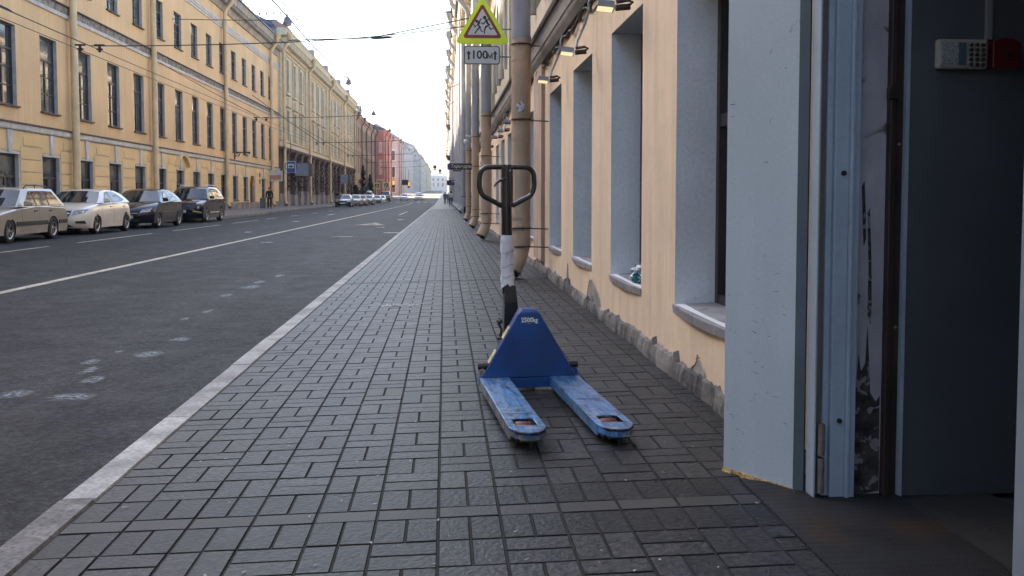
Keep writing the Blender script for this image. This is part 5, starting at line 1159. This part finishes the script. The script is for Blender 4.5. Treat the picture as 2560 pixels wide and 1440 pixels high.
kid(mb, ox, oz, 1, [seg(635, 355, 605, 400, 9, 10), seg(600, 410, 585, 450, 20, 18), seg(590, 460, 625, 495, 12, 11), seg(610, 490, 570, 535, 13, 11), seg(570, 535, 535, 585, 10, 10), seg(620, 520, 645, 558, 10, 8), seg(645, 556, 658, 560, 8, 8), seg(555, 465, 535, 485, 9, 8), seg(533, 485, 513, 445, 8, 8)], (*pz(562, 395), 24*PXM))
kid(mb, ox, oz, 1, [seg(735, 365, 768, 372, 9, 8), seg(715, 375, 735, 420, 18, 18), seg(735, 425, 765, 450, 17, 13), seg(765, 452, 715, 480, 13, 14), seg(712, 478, 690, 530, 15, 11), seg(688, 535, 685, 588, 11, 9), seg(700, 400, 668, 440, 11, 9), seg(668, 440, 632, 422, 9, 8), seg(765, 490, 790, 525, 11, 9), seg(790, 522, 838, 500, 9, 8)], (*pz(692, 335), 29*PXM))
mb.build('running_children', m_sbk, t)
mb = MB(); x0, x1, z0, z1 = SX-.335, SX+.315, 3.475, 3.805; r = .04
def rrect(x0, x1, z0, z1, r): return [(cx+r*math.cos(R(a)), 0, cz+r*math.sin(R(a))) for cx, cz, s0 in ((x1-r, z1-r, 0), (x0+r, z1-r, 90), (x0+r, z0+r, 180), (x1-r, z0+r, 270)) for a in (s0, s0+30, s0+60, s0+90)]
slab('plate_border', rrect(x0, x1, z0, z1, .045), .02, m_sbk, SY); slab('plate_face', rrect(x0+.016, x1-.016, z0+.016, z1-.016, .034), .004, m_swh, SY-.004)
zc = (z0+z1)/2; b = text_mb('100', .205, at_face((SX-.055, SY-.0052, zc)), .0005, off=.006); b2 = text_mb('М', .125, at_face((SX+.135, SY-.0052, zc-.022)), .0005, off=.004); b.add(b2.v, b2.f); b.build('lettering', m_sbk, t)
for xx in (x0+.085, x1-.085):
    mb = MB(); y_ = SY-.0053; mb.poly([(xx-.042, y_, zc+.02), (xx+.042, y_, zc+.02), (xx, y_, zc+.085)]); mb.quad((xx-.018, y_-.0002, zc-.085), (xx+.018, y_-.0002, zc-.085), (xx+.018, y_-.0002, zc+.03), (xx-.018, y_-.0002, zc+.03)); mb.build('arrow', m_sbk, t)
mb = MB()
for z_ in (3.62, 4.12): mb.tube([(SX-.1, SY+.05, z_), (XW, SY+.05, z_)], .016, 8)
mb.tube([(SX, SY+.05, 3.5), (SX, SY+.05, 4.6)], .022, 8); mb.build('wall_bracket', M_metalg, t)

# dark flag sign with white brush lettering
t = empty('shop_sign', (.65, 34, 2.2), 'long black flag sign with white brush lettering and purple end over the right pavement', 'sign')
zl, zh = 2.06, 2.29; mb = MB(); mb.box(.10, 1.22, 33.93, 34.05, zl, zh); mb.build('panel', mat('sign_panel_black', (.016, .012, .016), .5), t)
mb = MB(); mb.box(.125, .215, 33.922, 33.929, zl+.02, zh-.015); mb.build('purple_end', mat('sign_purple', (.10, .05, .25), .5), t)
text_mb('-Тирa=дрынк', .165, at_face((.67, 33.925, 2.18)), .0005, shear=.25).build('lettering', mat('sign_ivory', (.6, .6, .55), .6), t)
mb = MB(); mb.tube([(1.0, 34, zh), (1.3, 34, 2.75)], .02, 6); mb.box(.3, .62, 33.94, 34.04, zl-.06, zl-.02); mb.build('bracket', M_wire, t)
t = empty('shop_sign', (.6, 92, 2.6), 'small dark blue box sign over the right pavement, beyond the black flag sign', 'sign')
mb = MB(); mb.box(.22, 1.1, 92, 92.3, 2.2, 2.72); mb.build('box', mat('sign_navy', (.02, .03, .07), .5), t)
mb = MB(); mb.box(.7, 1.02, 91.98, 92, 2.52, 2.62); mb.build('lettering', m_swh, t)

# floodlights under the cornice, their cable
m_fl = mat('floodlight_grey', (.22, .24, .26), .5, var=.1, metal=.2); m_lit = mat('floodlight_lit', (.3, .27, .2), .4, emit=(1, .84, .48), emit_s=.22); m_unlit = mat('floodlight_glass', (.35, .36, .35), .15)
wch = ['nearest', 'second nearest', 'third nearest']
for i, (yy, on) in enumerate(((6.25, 1), (8.2, 1), (10.2, 1), (16.0, 0), (18.0, 0), (20.0, 0), (24, 0))):
    z = 2.36; t = empty('floodlight', (1.12, yy, z), (wch[i]+' lit grey floodlight on a curved arm above the window niches') if i < 3 else ('unlit grey floodlight on the cream strip, %s of those beyond the thick near downpipe' % ('nearest', 'second', 'third', 'furthest')[i-3]), 'floodlight', 'floodlights under the cornice')
    mb = MB(); a = .10; T_ = Matrix.Translation((1.085, yy, z)) @ Matrix.Rotation(R(-14), 4, 'X') @ Matrix.Rotation(R(6), 4, 'Y') @ Matrix.Scale(.68, 4)
    p8 = [(-.085, -.06, -.035), (.085, -.06, -.035), (.085, .06, -.035), (-.085, .06, -.035), (-.075, -.045, .035), (.085, -.045, .035), (.085, .05, .035), (-.075, .05, .035)]
    mb.hexa([T_ @ Vector(p) for p in p8]); mb.hexa([T_ @ Vector(p) for p in [(-.095, -.072, -.042), (.09, -.072, -.042), (.09, .07, -.042), (-.095, .07, -.042), (-.092, -.07, -.034), (.088, -.07, -.034), (.088, .068, -.034), (-.092, .068, -.034)]]); mb.build('housing', m_fl, t)
    mb = MB(); mb.quad(*[T_ @ Vector(p) for p in ((-.08, -.06, -.0435), (.078, -.06, -.0435), (.078, .06, -.0435), (-.08, .06, -.0435))]); mb.build('lamp_glass', m_lit if on else m_unlit, t)
    mb = MB(); mb.hexa([T_ @ Vector(p) for p in [(-.083, -.0625, -.034), (.083, -.0625, -.034), (.083, -.0620, -.034), (-.083, -.0620, -.034), (-.083, -.064, -.0355), (.083, -.064, -.0355), (.083, -.0635, -.033), (-.083, -.0635, -.033)]]); mb.build('rim', m_fl, t)
    mb = MB(); mb.tube([(1.16, yy-.01, z+.02), (1.24, yy-.01, z+.035), (1.27, yy-.01, z+.02), (1.24, yy-.01, z), (1.16, yy-.01, z-.01)], .012, 8); mb.tube([(1.16, yy+.03, z-.01), (1.26, yy+.03, z+.0)], .022, 8); mb.build('knuckle', mat('rusty_bracket', (.05, .035, .03), .7, var=.3, scale=20), t)
    mb = MB(); ya = yy+.32; mb.tube([(1.17, yy+.01, z+.035), (1.18, yy+.06, z+.09), (1.215, yy+.08, z+.16), (1.25, yy+.03, z+.25), (1.285, yy+.02, z+.37), (1.28, yy+.02, z+.43), (1.30, yy+.02, z+.47), (1.35, yy+.02, z+.46)], .013, 8); mb.build('arm', m_fl, t)
mb = MB(); pts = []; u = 3.2; rr = random.Random(8)
while u < 27: pts.append((1.315+.012*math.sin(u*9), u, 2.815+.022*math.sin(u*5.1)+.018*math.sin(u*11.7))); u += .09
mb.tube(pts, .013, 6); mb.tube([(x+.012, y, z-.016+.012*math.sin(y*13)) for x, y, z in pts], .009, 5)
tag(mb.build('supply_cable', mat('dusty_cable', (.10, .085, .075), .8, var=.3, scale=10)), 'twisted dusty cable slung under the cornice of the peach house', 'cable')

# plastic bag on the sill of the second niche
rr = random.Random(21); t = empty('plastic_bag', (1.45, 6.75, .45), 'crumpled white plastic bag with teal print lying on a window sill', 'bag')
def crumple(cx, cy, cz, a, b, c, sd, n=20, k=12):
    mb = MB(); rr = random.Random(sd); ph = [rr.uniform(0, 6.28) for _ in range(12)]
    for i in range(k+1):
        th = math.pi*i/k
        for j in range(n):
            q = 2*math.pi*j/n; d = 1+.16*math.sin(3*q+ph[0]+th*2)+.13*math.sin(5*q-th*4+ph[1])+.10*math.sin(9*q+th*7+ph[2])+rr.uniform(-.07, .07)
            z = c*math.cos(th)*d; mb.v.append((cx+a*math.sin(th)*math.cos(q)*d, cy+b*math.sin(th)*math.sin(q)*d, max(.442, cz+z)))
    for i in range(k):
        for j in range(n): mb.f.append((i*n+j, i*n+(j+1) % n, (i+1)*n+(j+1) % n, (i+1)*n+j)); mb.m.append(0); mb.sm.append(False)
    return mb
crumple(1.485, 6.78, .505, .085, .10, .075, 3).build('bag_body', mat('white_film', (.42, .46, .50), .25, var=.35, scale=16, patch=(.09, .10, .14), pscale=14, pthr=.52, coat=.4), t)
crumple(1.45, 6.66, .475, .085, .09, .05, 9).build('printed_side', mat('teal_film', (.01, .13, .17), .25, var=.4, scale=14, patch=(.40, .45, .48), pscale=11, pthr=.60, coat=.5), t)
crumple(1.53, 6.72, .57, .035, .04, .045, 14).build('bag_knot', mat('white_film', (.4, .44, .48)), t)

# scooter and planters by the wall
t = empty('kick_scooter', (1.2, 46, 0), 'black kick scooter leaning by a downpipe on the right pavement', 'scooter')
mb = MB(); mb.hexa([(1.05, 45.5, .12), (1.2, 45.5, .12), (1.2, 46.5, .12), (1.05, 46.5, .12), (1.05, 45.5, .17), (1.2, 45.5, .17), (1.2, 46.5, .17), (1.05, 46.5, .17)]); mb.build('deck', M_black, t)
mb = MB(); mb.tube([(1.13, 45.5, .15), (1.10, 45.62, 1.08)], .028, 8); mb.tube([(.83, 45.62, 1.08), (1.37, 45.62, 1.08)], .022, 8); mb.build('stem', M_black, t)
for y_ in (45.42, 46.6):
    mb = MB(); mb.lathe([(0, -.03), (.10, -.03), (.12, 0), (.10, .03), (0, .03)], 14, Matrix.Translation((1.12, y_, .125)) @ Matrix.Rotation(R(90), 4, 'Y')); mb.build('wheel', m_tyre, t)
mb = MB(); mb.box(.95, 1.28, 45.6, 46.2, .25, .58); mb.build('bag', m_dk, t)

# ------------------------------------------------------------ overhead wires and hanging lamps
def wire(pts, r, label, group='overhead wires', n=14, sag=0.):
    mb = MB(); P = []
    for (a, b) in zip(pts, pts[1:]):
        a, b = Vector(a), Vector(b)
        for i in range(n): k = i/n; P.append(a.lerp(b, k)-Vector((0, 0, sag*4*k*(1-k))))
    P.append(Vector(pts[-1])); mb.tube(P, r, 5)
    return tag(mb.build('overhead_wire', M_wire), label, 'wire', group)
wire([(-10.9, -5, 5.8), (-10.9, 30, 5.72), (-10.9, 58, 5.72), (-10.9, 85, 5.74), (-10.9, 112, 5.8), (-10.9, 170, 5.9)], .012, 'inner of the two long trolley wires running along the street above the parked cars', n=6)
wire([(-11.5, -5, 5.8), (-11.5, 30, 5.72), (-11.5, 58, 5.72), (-11.5, 85, 5.74), (-11.5, 112, 5.8), (-11.5, 170, 5.9)], .012, 'outer of the two long trolley wires, nearest the ochre facade', n=6)
wire([(-7, 5, 9.4), (-7, 42.5, 9.15), (-7, 69, 9.7), (-7, 93, 9.55), (-7, 120, 9.8), (-7, 180, 10.5)], .034, 'thick lengthways wire carrying the hanging street lamps against the sky', sag=.2)
wire([(-5.9, 5, 8.4), (-5.9, 70, 8.6), (-5.9, 180, 9.6)], .022, 'thin second lengthways wire below the lamp cable', sag=.3)
for y_, zl_, zm, zr_, lb in ((30.5, 8.6, 5.85, 6.7, 'nearest cross wire with a black strain insulator, from the ochre house to the peach house'), (58, 9.2, 5.9, 8.2, 'second cross wire over the street, past the first downpipe'), (85, 10.2, 5.95, 10, 'third cross wire, at the far end of the ochre house'), (112, 9.5, 6.0, 9.5, 'cross wire in front of the cream palace'), (140, 10, 6.2, 10, 'cross wire at the middle of the cream palace'), (170, 10, 6.4, 9, 'cross wire at the far end of the cream palace')):
    wire([(-17.2, y_, zl_), (-11.2, y_, zm), (-4, y_, zm+.25), (1.2, y_, zr_)], .017 if y_ < 60 else .026, lb, 'cross wires between the houses', sag=.05)
    t = empty('wire_hanger', (-11.2, y_, zm), 'black double clamp holding trolley wires on the '+lb.split(',')[0].replace('with a black strain insulator', '').replace('cross wire in front of', 'wire before').replace('cross wire at', 'wire at').replace('of the cream palace', 'of the palace').strip(), 'clamp', 'trolley wire hangers')
    for x_ in (-11.5, -10.9):
        mb = MB(); mb.box(x_-.16, x_+.16, y_-.03, y_+.03, zm+.0, zm+.05); mb.tube([(x_, y_, zm), (x_, y_, zm-.2)], .045, 6); mb.box(x_-.09, x_+.09, y_-.05, y_+.05, zm-.13, zm-.08); mb.build('clamp', M_wire, t)
for x_, y_, z_, lb in ((-13.9, 30.5, 7.05, 'black strain insulator rod on the nearest cross wire before the ochre facade'), (-2.0, 30.5, 6.22, 'black strain insulator rod on the nearest cross wire against the sky'), (-2.2, 85, 7.6, 'small black insulator far off on a cross wire against the sky')):
    mb = MB(); dz = -.0; sl_ = .45 if x_ < -10 else -.08; mb.tube([(x_-.35, y_, z_+.35*sl_), (x_-.2, y_, z_+.2*sl_), (x_+.2, y_, z_-.2*sl_), (x_+.35, y_, z_-.35*sl_)], [.02, .045, .045, .02], 6); tag(mb.build('strain_insulator', M_wire), lb, 'insulator', 'strain insulators')
wire([(-5, 30.5, 6.1), (-2.4, 30.5, 6.2), (.9, 30.5, 6.9)], .02, 'short upper stay wire by the insulator against the sky')
wire([(-7, 140, 9.8), (1.0, 70, 12.5)], .024, 'slanting thin stay wire across the open sky', sag=.3)
wire([(-17, 60, 12.2), (.8, 60, 12.9)], .024, 'highest thin wire across the open sky', sag=.25)
m_shade = mat('lamp_shade_grey', (.16, .16, .19), .5, var=.15, metal=.3); m_lens = mat('lamp_lens', (.6, .6, .58), .3)
lampn = ['nearest and largest', 'second', 'third', 'fourth', 'fifth', 'sixth', 'furthest']
for i, y_ in enumerate((42.5, 69, 93, 120, 150, 185, 225)):
    z_ = (9.0, 9.55, 9.4, 9.65, 9.9, 10.4, 11)[i]; t = empty('hanging_street_lamp', (-7, y_, z_), lampn[i]+' grey bell-shaped street lamp hanging over the road', 'street lamp', 'street lamps hung on the middle cable')
    mb = MB(); mb.lathe([(.05, .14), (.10, .10), (.14, .08), (.20, -.16), (.21, -.22), (.205, -.24)], 18, Matrix.Translation((-7, y_, z_))); mb.build('shade', m_shade, t)
    mb = MB(); mb.lathe([(.19, -.235), (.16, -.275), (.08, -.30), (0, -.305)], 16, Matrix.Translation((-7, y_, z_))); mb.build('lens', m_lens, t)
    mb = MB(); mb.tube([(-7, y_, z_+.1), (-7, y_, z_+.2)], .03, 6); mb.box(-7.09, -6.91, y_-.04, y_+.04, z_+.19, z_+.23); mb.build('hook', M_wire, t)
    mb = MB(); mb.tube([(-8.35, y_+.4, z_+.26), (-7.3, y_+.2, z_+.22)], .02, 5)
    for k in range(4): mb.lathe([(0, .13), (.03, .1), (.035, .05), (.015, 0)], 6, Matrix.Translation((-8.3+.32*k, y_+.4-.06*k, z_+.27)))
    mb.build('insulator_bar', M_wire, t)

# ------------------------------------------------------------ far-left street furniture
t = empty('bus_stop_sign', (-11.4, 70, 3.2), 'blue bus stop sign with a white panel hanging in front of the rusticated stone base', 'traffic sign')
mb = MB(); mb.box(-11.72, -11.06, 70, 70.05, 2.85, 3.72); mb.build('board', mat('sign_pale_border', (.30, .42, .55), .5), t, bevel=.05)
mb = MB(); mb.box(-11.68, -11.10, 69.985, 69.998, 2.89, 3.68); mb.build('blue_field', mat('sign_blue', (.012, .05, .24), .5), t)
mb = MB(); mb.box(-11.6, -11.18, 69.97, 69.984, 3.2, 3.52); mb.build('white_panel', m_swh, t)
mb = MB(); mb.box(-11.54, -11.24, 69.955, 69.969, 3.27, 3.36); mb.box(-11.5, -11.28, 69.957, 69.968, 3.355, 3.40); mb.lathe([(0, 0), (.03, 0), (.03, .01), (0, .01)], 10, Matrix.Translation((-11.47, 69.958, 3.26)) @ Matrix.Rotation(R(90), 4, 'X')); mb.lathe([(0, 0), (.03, 0), (.03, .01), (0, .01)], 10, Matrix.Translation((-11.31, 69.958, 3.26)) @ Matrix.Rotation(R(90), 4, 'X')); mb.build('bus_symbol', m_sbk, t)
mb = MB(); mb.tube([(-11.4, 70.06, 2.9), (-11.4, 70.06, 5.7)], .02, 6); mb.tube([(-11.75, 70.06, 3.1), (-11.85, 70.06, 3.3), (-11.75, 70.06, 3.6)], .03, 6); mb.tube([(-11.05, 70.06, 3.1), (-10.95, 70.06, 3.3), (-11.05, 70.06, 3.6)], .03, 6); mb.build('hanger', M_wire, t)
for X_, Y_, Z_, W_, H_, lb in ((-15.9, 105, 4.1, 1.45, 1.4, 'nearer grey light box with a rounded dark side projecting from the palace wall'), (-15.8, 148, 3.9, 1.15, 1.4, 'farther grey light box projecting from the palace wall')):
    t = empty('projecting_light_box', (X_, Y_, Z_), lb, 'light box', 'projecting light boxes')
    mb = MB(); mb.box(X_-W_/2, X_+W_/2, Y_-.02, Y_+.02, Z_-H_/2, Z_+H_/2); mb.build('front_panel', mat('box_panel_grey', (.19, .22, .27), .45, var=.05), t)
    mb = MB(); pr = [(X_+W_/2-.05+.5*math.sin(q)*.35, Y_+.03+2.2*(i/8), 0) for i, q in enumerate([math.pi*i/8 for i in range(9)])]
    bt = [(p[0]+.28*math.sin(math.pi*i/8), p[1], Z_-H_/2) for i, p in enumerate(pr)]+[(X_-W_/2, Y_+2.23, Z_-H_/2), (X_-W_/2, Y_+.03, Z_-H_/2)]
    mb.prism(bt, [(p[0], p[1], Z_+H_/2) for p in bt]); mb.build('casing', mat('box_casing_dark', (.015, .018, .024), .4), t)
    mb = MB(); mb.tube([(XL+.1, Y_+1, Z_+.4), (X_-W_/2+.1, Y_+1, Z_+.4)], .05, 6); mb.tube([(XL+.1, Y_+1, Z_-.4), (X_-W_/2+.1, Y_+1, Z_-.4)], .05, 6); mb.build('bracket', M_wire, t)
# conifers in front of the brown house
def conifer(x, y, h, r, lb):
    z0 = gz(y); t = empty('conifer', (x, y, z0), lb, 'tree', 'conifers by the brown house'); rr = random.Random(int(x*10+y))
    mb = MB(); mb.tube([(x, y, z0), (x, y, z0+h*.9)], [.12, .03], 6); mb.build('trunk', mat('bark', (.05, .035, .025), .9), t)
    mb = MB()
    for k in range(900):
        u = rr.random()**.8; zz = z0+.3+h*u; rad = r*(1-u)**.75*(.35+.65*rr.random())*(1+.2*math.sin(u*25)); q = rr.uniform(0, 6.28); c_ = Vector((x+rad*math.cos(q), y+rad*math.sin(q), zz)); s_ = rr.uniform(.10, .24)
        d1 = Vector((math.cos(q), math.sin(q), rr.uniform(-.3, .8))).normalized()*s_; d2 = Vector((-math.sin(q), math.cos(q), rr.uniform(-.5, .5))).normalized()*s_*.6
        mb.quad(c_-d1-d2, c_+d1-d2*.4, c_+d1+d2*.4, c_-d1+d2)
    mb.build('crown', mat('conifer_green', (.012, .035, .018), .8, var=.4, scale=3, island=.5), t, recalc=False)
conifer(-13.9, 160, 6.0, 1.1, 'tall dark narrow conifer in front of the brown house'); conifer(-12.9, 162, 4.4, .95, 'shorter dark conifer to the right of the tallest one'); conifer(-15.0, 158, 2.6, 1.3, 'low bushy conifer at the foot of the tall one')
# traffic lights and crossing signs at the junction
m_amb = mat('amber_lamp', (.8, .4, .02), .4, emit=(1, .55, .02), emit_s=.3); m_ywb = mat('sign_yellow', (.65, .66, .03), .5)
for x_, y_, z_, lb in ((-8.2, 150, 3.15, 'hanging traffic light glowing amber left of the junction'), (-6.6, 172, 3.25, 'farther traffic light glowing amber over the junction')):
    t = empty('traffic_light', (x_, y_, z_), lb, 'traffic light', 'amber traffic lights')
    mb = MB(); mb.box(x_-.2, x_+.2, y_, y_+.25, z_-.55, z_+.55); mb.build('case', m_sbk, t)
    for k, zz in enumerate((.34, 0, -.34)):
        mb = MB(); mb.lathe([(0, .06), (.15, .05), (.18, 0)], 12, Matrix.Translation((x_, y_-.01, z_+zz)) @ Matrix.Rotation(R(90), 4, 'X')); mb.build('lamp', m_amb if k < 2 else m_trim, t)
    mb = MB(); mb.tube([(x_, y_+.12, z_+.5), (x_, y_+.12, 6.1)], .04, 6); mb.build('hanger', M_wire, t)
for x_, y_, z_, lb in ((-10.1, 140, 2.7, 'left of the two lime bordered pedestrian crossing signs at the junction'), (-9.2, 148, 2.9, 'right of the two lime bordered pedestrian crossing signs, next to the amber light')):
    t = empty('crossing_sign', (x_, y_, z_), lb, 'traffic sign', 'pedestrian crossing signs')
    mb = MB(); mb.box(x_-.45, x_+.45, y_, y_+.04, z_-.45, z_+.45); mb.build('lime_board', m_ywb, t)
    mb = MB(); mb.box(x_-.33, x_+.33, y_-.015, y_-.002, z_-.33, z_+.33); mb.build('blue_field', mat('sign_darkblue', (.02, .03, .06), .5), t)
    mb = MB(); yy = y_-.02; mb.poly([(x_-.26, yy, z_-.25), (x_+.26, yy, z_-.25), (x_, yy, z_+.27)]); mb.build('white_triangle', m_swh, t)
    mb = MB(); yy = y_-.025; mb.poly([(x_-.05, yy, z_-.0), (x_+.05, yy, z_-.0), (x_+.12, yy, z_-.22), (x_-.10, yy, z_-.22)]); mb.poly([(x_+.035*math.cos(q), yy, z_+.06+.035*math.sin(q)) for q in [i*.785 for i in range(8)]]); mb.build('walking_figure', m_sbk, t)
    mb = MB(); mb.tube([(x_, y_+.06, z_+.4), (x_, y_+.06, 5.9)], .03, 6); mb.build('hanger', M_wire, t)
t = empty('junction_sign_board', (-7.9, 160, 4), 'dark blank sign board hanging beside the amber light at the junction', 'sign'); mb = MB(); mb.box(-7.3, -6.2, 160, 160.05, 3.1, 4.0); mb.build('board', m_sbk, t); mb = MB(); mb.tube([(-6.7, 160.08, 4), (-6.7, 160.08, 6.3)], .03, 6); mb.build('hanger', M_wire, t)
for i, (px, pyv) in enumerate(((1088, 418), (1101, 427))):
    y_ = 150+i*18; x_ = (px-1112)/2312*y_; z_ = 1.07+(492-pyv)/2312*y_
    t = empty('no_stopping_sign', (x_, y_, z_), ('left and higher' if i == 0 else 'right and lower')+' round dark sign with small plate, hung over the road end', 'traffic sign', 'round signs over the road')
    mb = MB(); mb.lathe([(0, 0), (.3, 0), (.3, .03), (0, .03)], 18, Matrix.Translation((x_, y_, z_)) @ Matrix.Rotation(R(90), 4, 'X')); mb.build('rim', mat('sign_dull_red', (.16, .04, .05), .6), t)
    mb = MB(); mb.lathe([(0, 0), (.21, 0), (.21, .004), (0, .004)], 18, Matrix.Translation((x_, y_-.032, z_)) @ Matrix.Rotation(R(90), 4, 'X')); mb.build('face', mat('sign_dull_blue', (.06, .06, .13), .6), t)
    mb = MB(); mb.box(x_-.28, x_+.28, y_-.02, y_, z_-.56, z_-.37); mb.build('plate', mat('sign_plate_dark', (.07, .05, .06), .6), t)
    mb = MB(); mb.tube([(x_, y_+.03, z_-.5), (x_, y_+.03, z_+3.2)], .015, 5); mb.build('hanger', M_wire, t)
t = empty('security_camera', (1.0, 40, 4.3), 'small white dome camera beside the fourth downpipe', 'camera'); mb = MB(); mb.lathe([(0, .14), (.07, .13), (.09, .05), (.08, -.02), (0, -.10)], 14, Matrix.Translation((.86, 37.5, 3.25))); mb.build('dome', mat('camera_white', (.6, .62, .64), .4), t); mb = MB(); mb.tube([(.86, 37.5, 3.38), (.86, 37.5, 3.5), (1.35, 37.5, 3.5)], .03, 6); mb.build('bracket', M_metalg, t)
# air between the houses
HAZE = .00035
mb = MB(); mb.box(-45, 30, -70, 1060, -4.2, 34)
hz = bpy.data.materials.new('street_haze'); hz.use_nodes = True; N_ = hz.node_tree.nodes; N_.remove(N_['Principled BSDF'])
pv_ = N_.new('ShaderNodeVolumePrincipled'); pv_.inputs['Color'].default_value = (.86, .90, .96, 1); pv_.inputs['Density'].default_value = HAZE; pv_.inputs['Anisotropy'].default_value = .3
hz.node_tree.links.new(pv_.outputs[0], N_['Material Output'].inputs['Volume'])
if HAZE: tag(mb.build('haze', hz), kind='stuff')

# grit swept against the wall and flecks of litter on the pavers
rr = random.Random(77); mb = MB()
for k in range(1500):
    y_ = 3.5+rr.random()**1.5*9; x_ = XW-.045-abs(rr.gauss(0, .07)); r_ = rr.uniform(.0012, .0042); z_ = x_*TH+.001
    p = [(x_+r_*rr.uniform(.6, 1.2)*math.cos(q), y_+r_*rr.uniform(.6, 1.2)*math.sin(q)) for q in (0, 1.57, 3.14, 4.71)]
    mb.add([(*c_, z_) for c_ in p]+[(x_, y_, z_+r_*1.3)], [(0, 1, 4), (1, 2, 4), (2, 3, 4), (3, 0, 4)])
tag(mb.build('wall_grit', mat('pale_grit', (.14, .13, .12), .9, var=.4, scale=80, island=.6), recalc=False), kind='stuff')
mb = MB()
for k in range(150):
    y_ = 2.4+rr.random()**1.3*9; x_ = rr.uniform(-1.2, 1.1); z_ = x_*TH+.0035; l, w_ = rr.uniform(.003, .009), rr.uniform(.002, .005); q = rr.uniform(0, 3.14); a, b = Vector((math.cos(q), math.sin(q), 0))*l, Vector((-math.sin(q), math.cos(q), 0))*w_; c_ = Vector((x_, y_, z_))
    mb.quad(c_-a-b, c_+a-b*.5+Vector((0, 0, .002)), c_+a+b, c_-a+b*.7+Vector((0, 0, .001)), 1 if k % 9 == 0 else 0)
tag(mb.build('litter_flecks', [mat('paper_fleck', (.30, .31, .32), .8), mat('green_fleck', (.03, .20, .08), .6)], recalc=False), kind='stuff')
# scuffs on the open steel leaf
rr = random.Random(9); mb = MB(); d_ = Vector((B_[0]-A[0], B_[1]-A[1], 0)); n_ = Vector((d_.y, -d_.x, 0)).normalized()
if n_.y > 0: n_ = -n_
for k in range(46):
    t_ = rr.uniform(.05, .95); z_ = rr.choice((rr.uniform(.1, .75), rr.uniform(.2, 1.7))); l, w_ = rr.uniform(.002, .014), rr.uniform(.0005, .0013); an = rr.choice((rr.uniform(-.3, .3), rr.uniform(1.0, 1.9)))
    c_ = Vector((A[0], A[1], z_))+d_*t_+n_*.0012; u_ = d_.normalized()*math.cos(an)+Vector((0, 0, 1))*math.sin(an); v_2 = d_.normalized()*-math.sin(an)+Vector((0, 0, 1))*math.cos(an)
    mb.quad(c_-u_*l-v_2*w_*.3, c_+u_*l-v_2*w_, c_+u_*l*.8+v_2*w_, c_-u_*l*.7+v_2*w_)
mb.build('scuff_marks', mat('scuff_dark', (.05, .045, .04), .8, island=.5), lf2.parent, recalc=False)
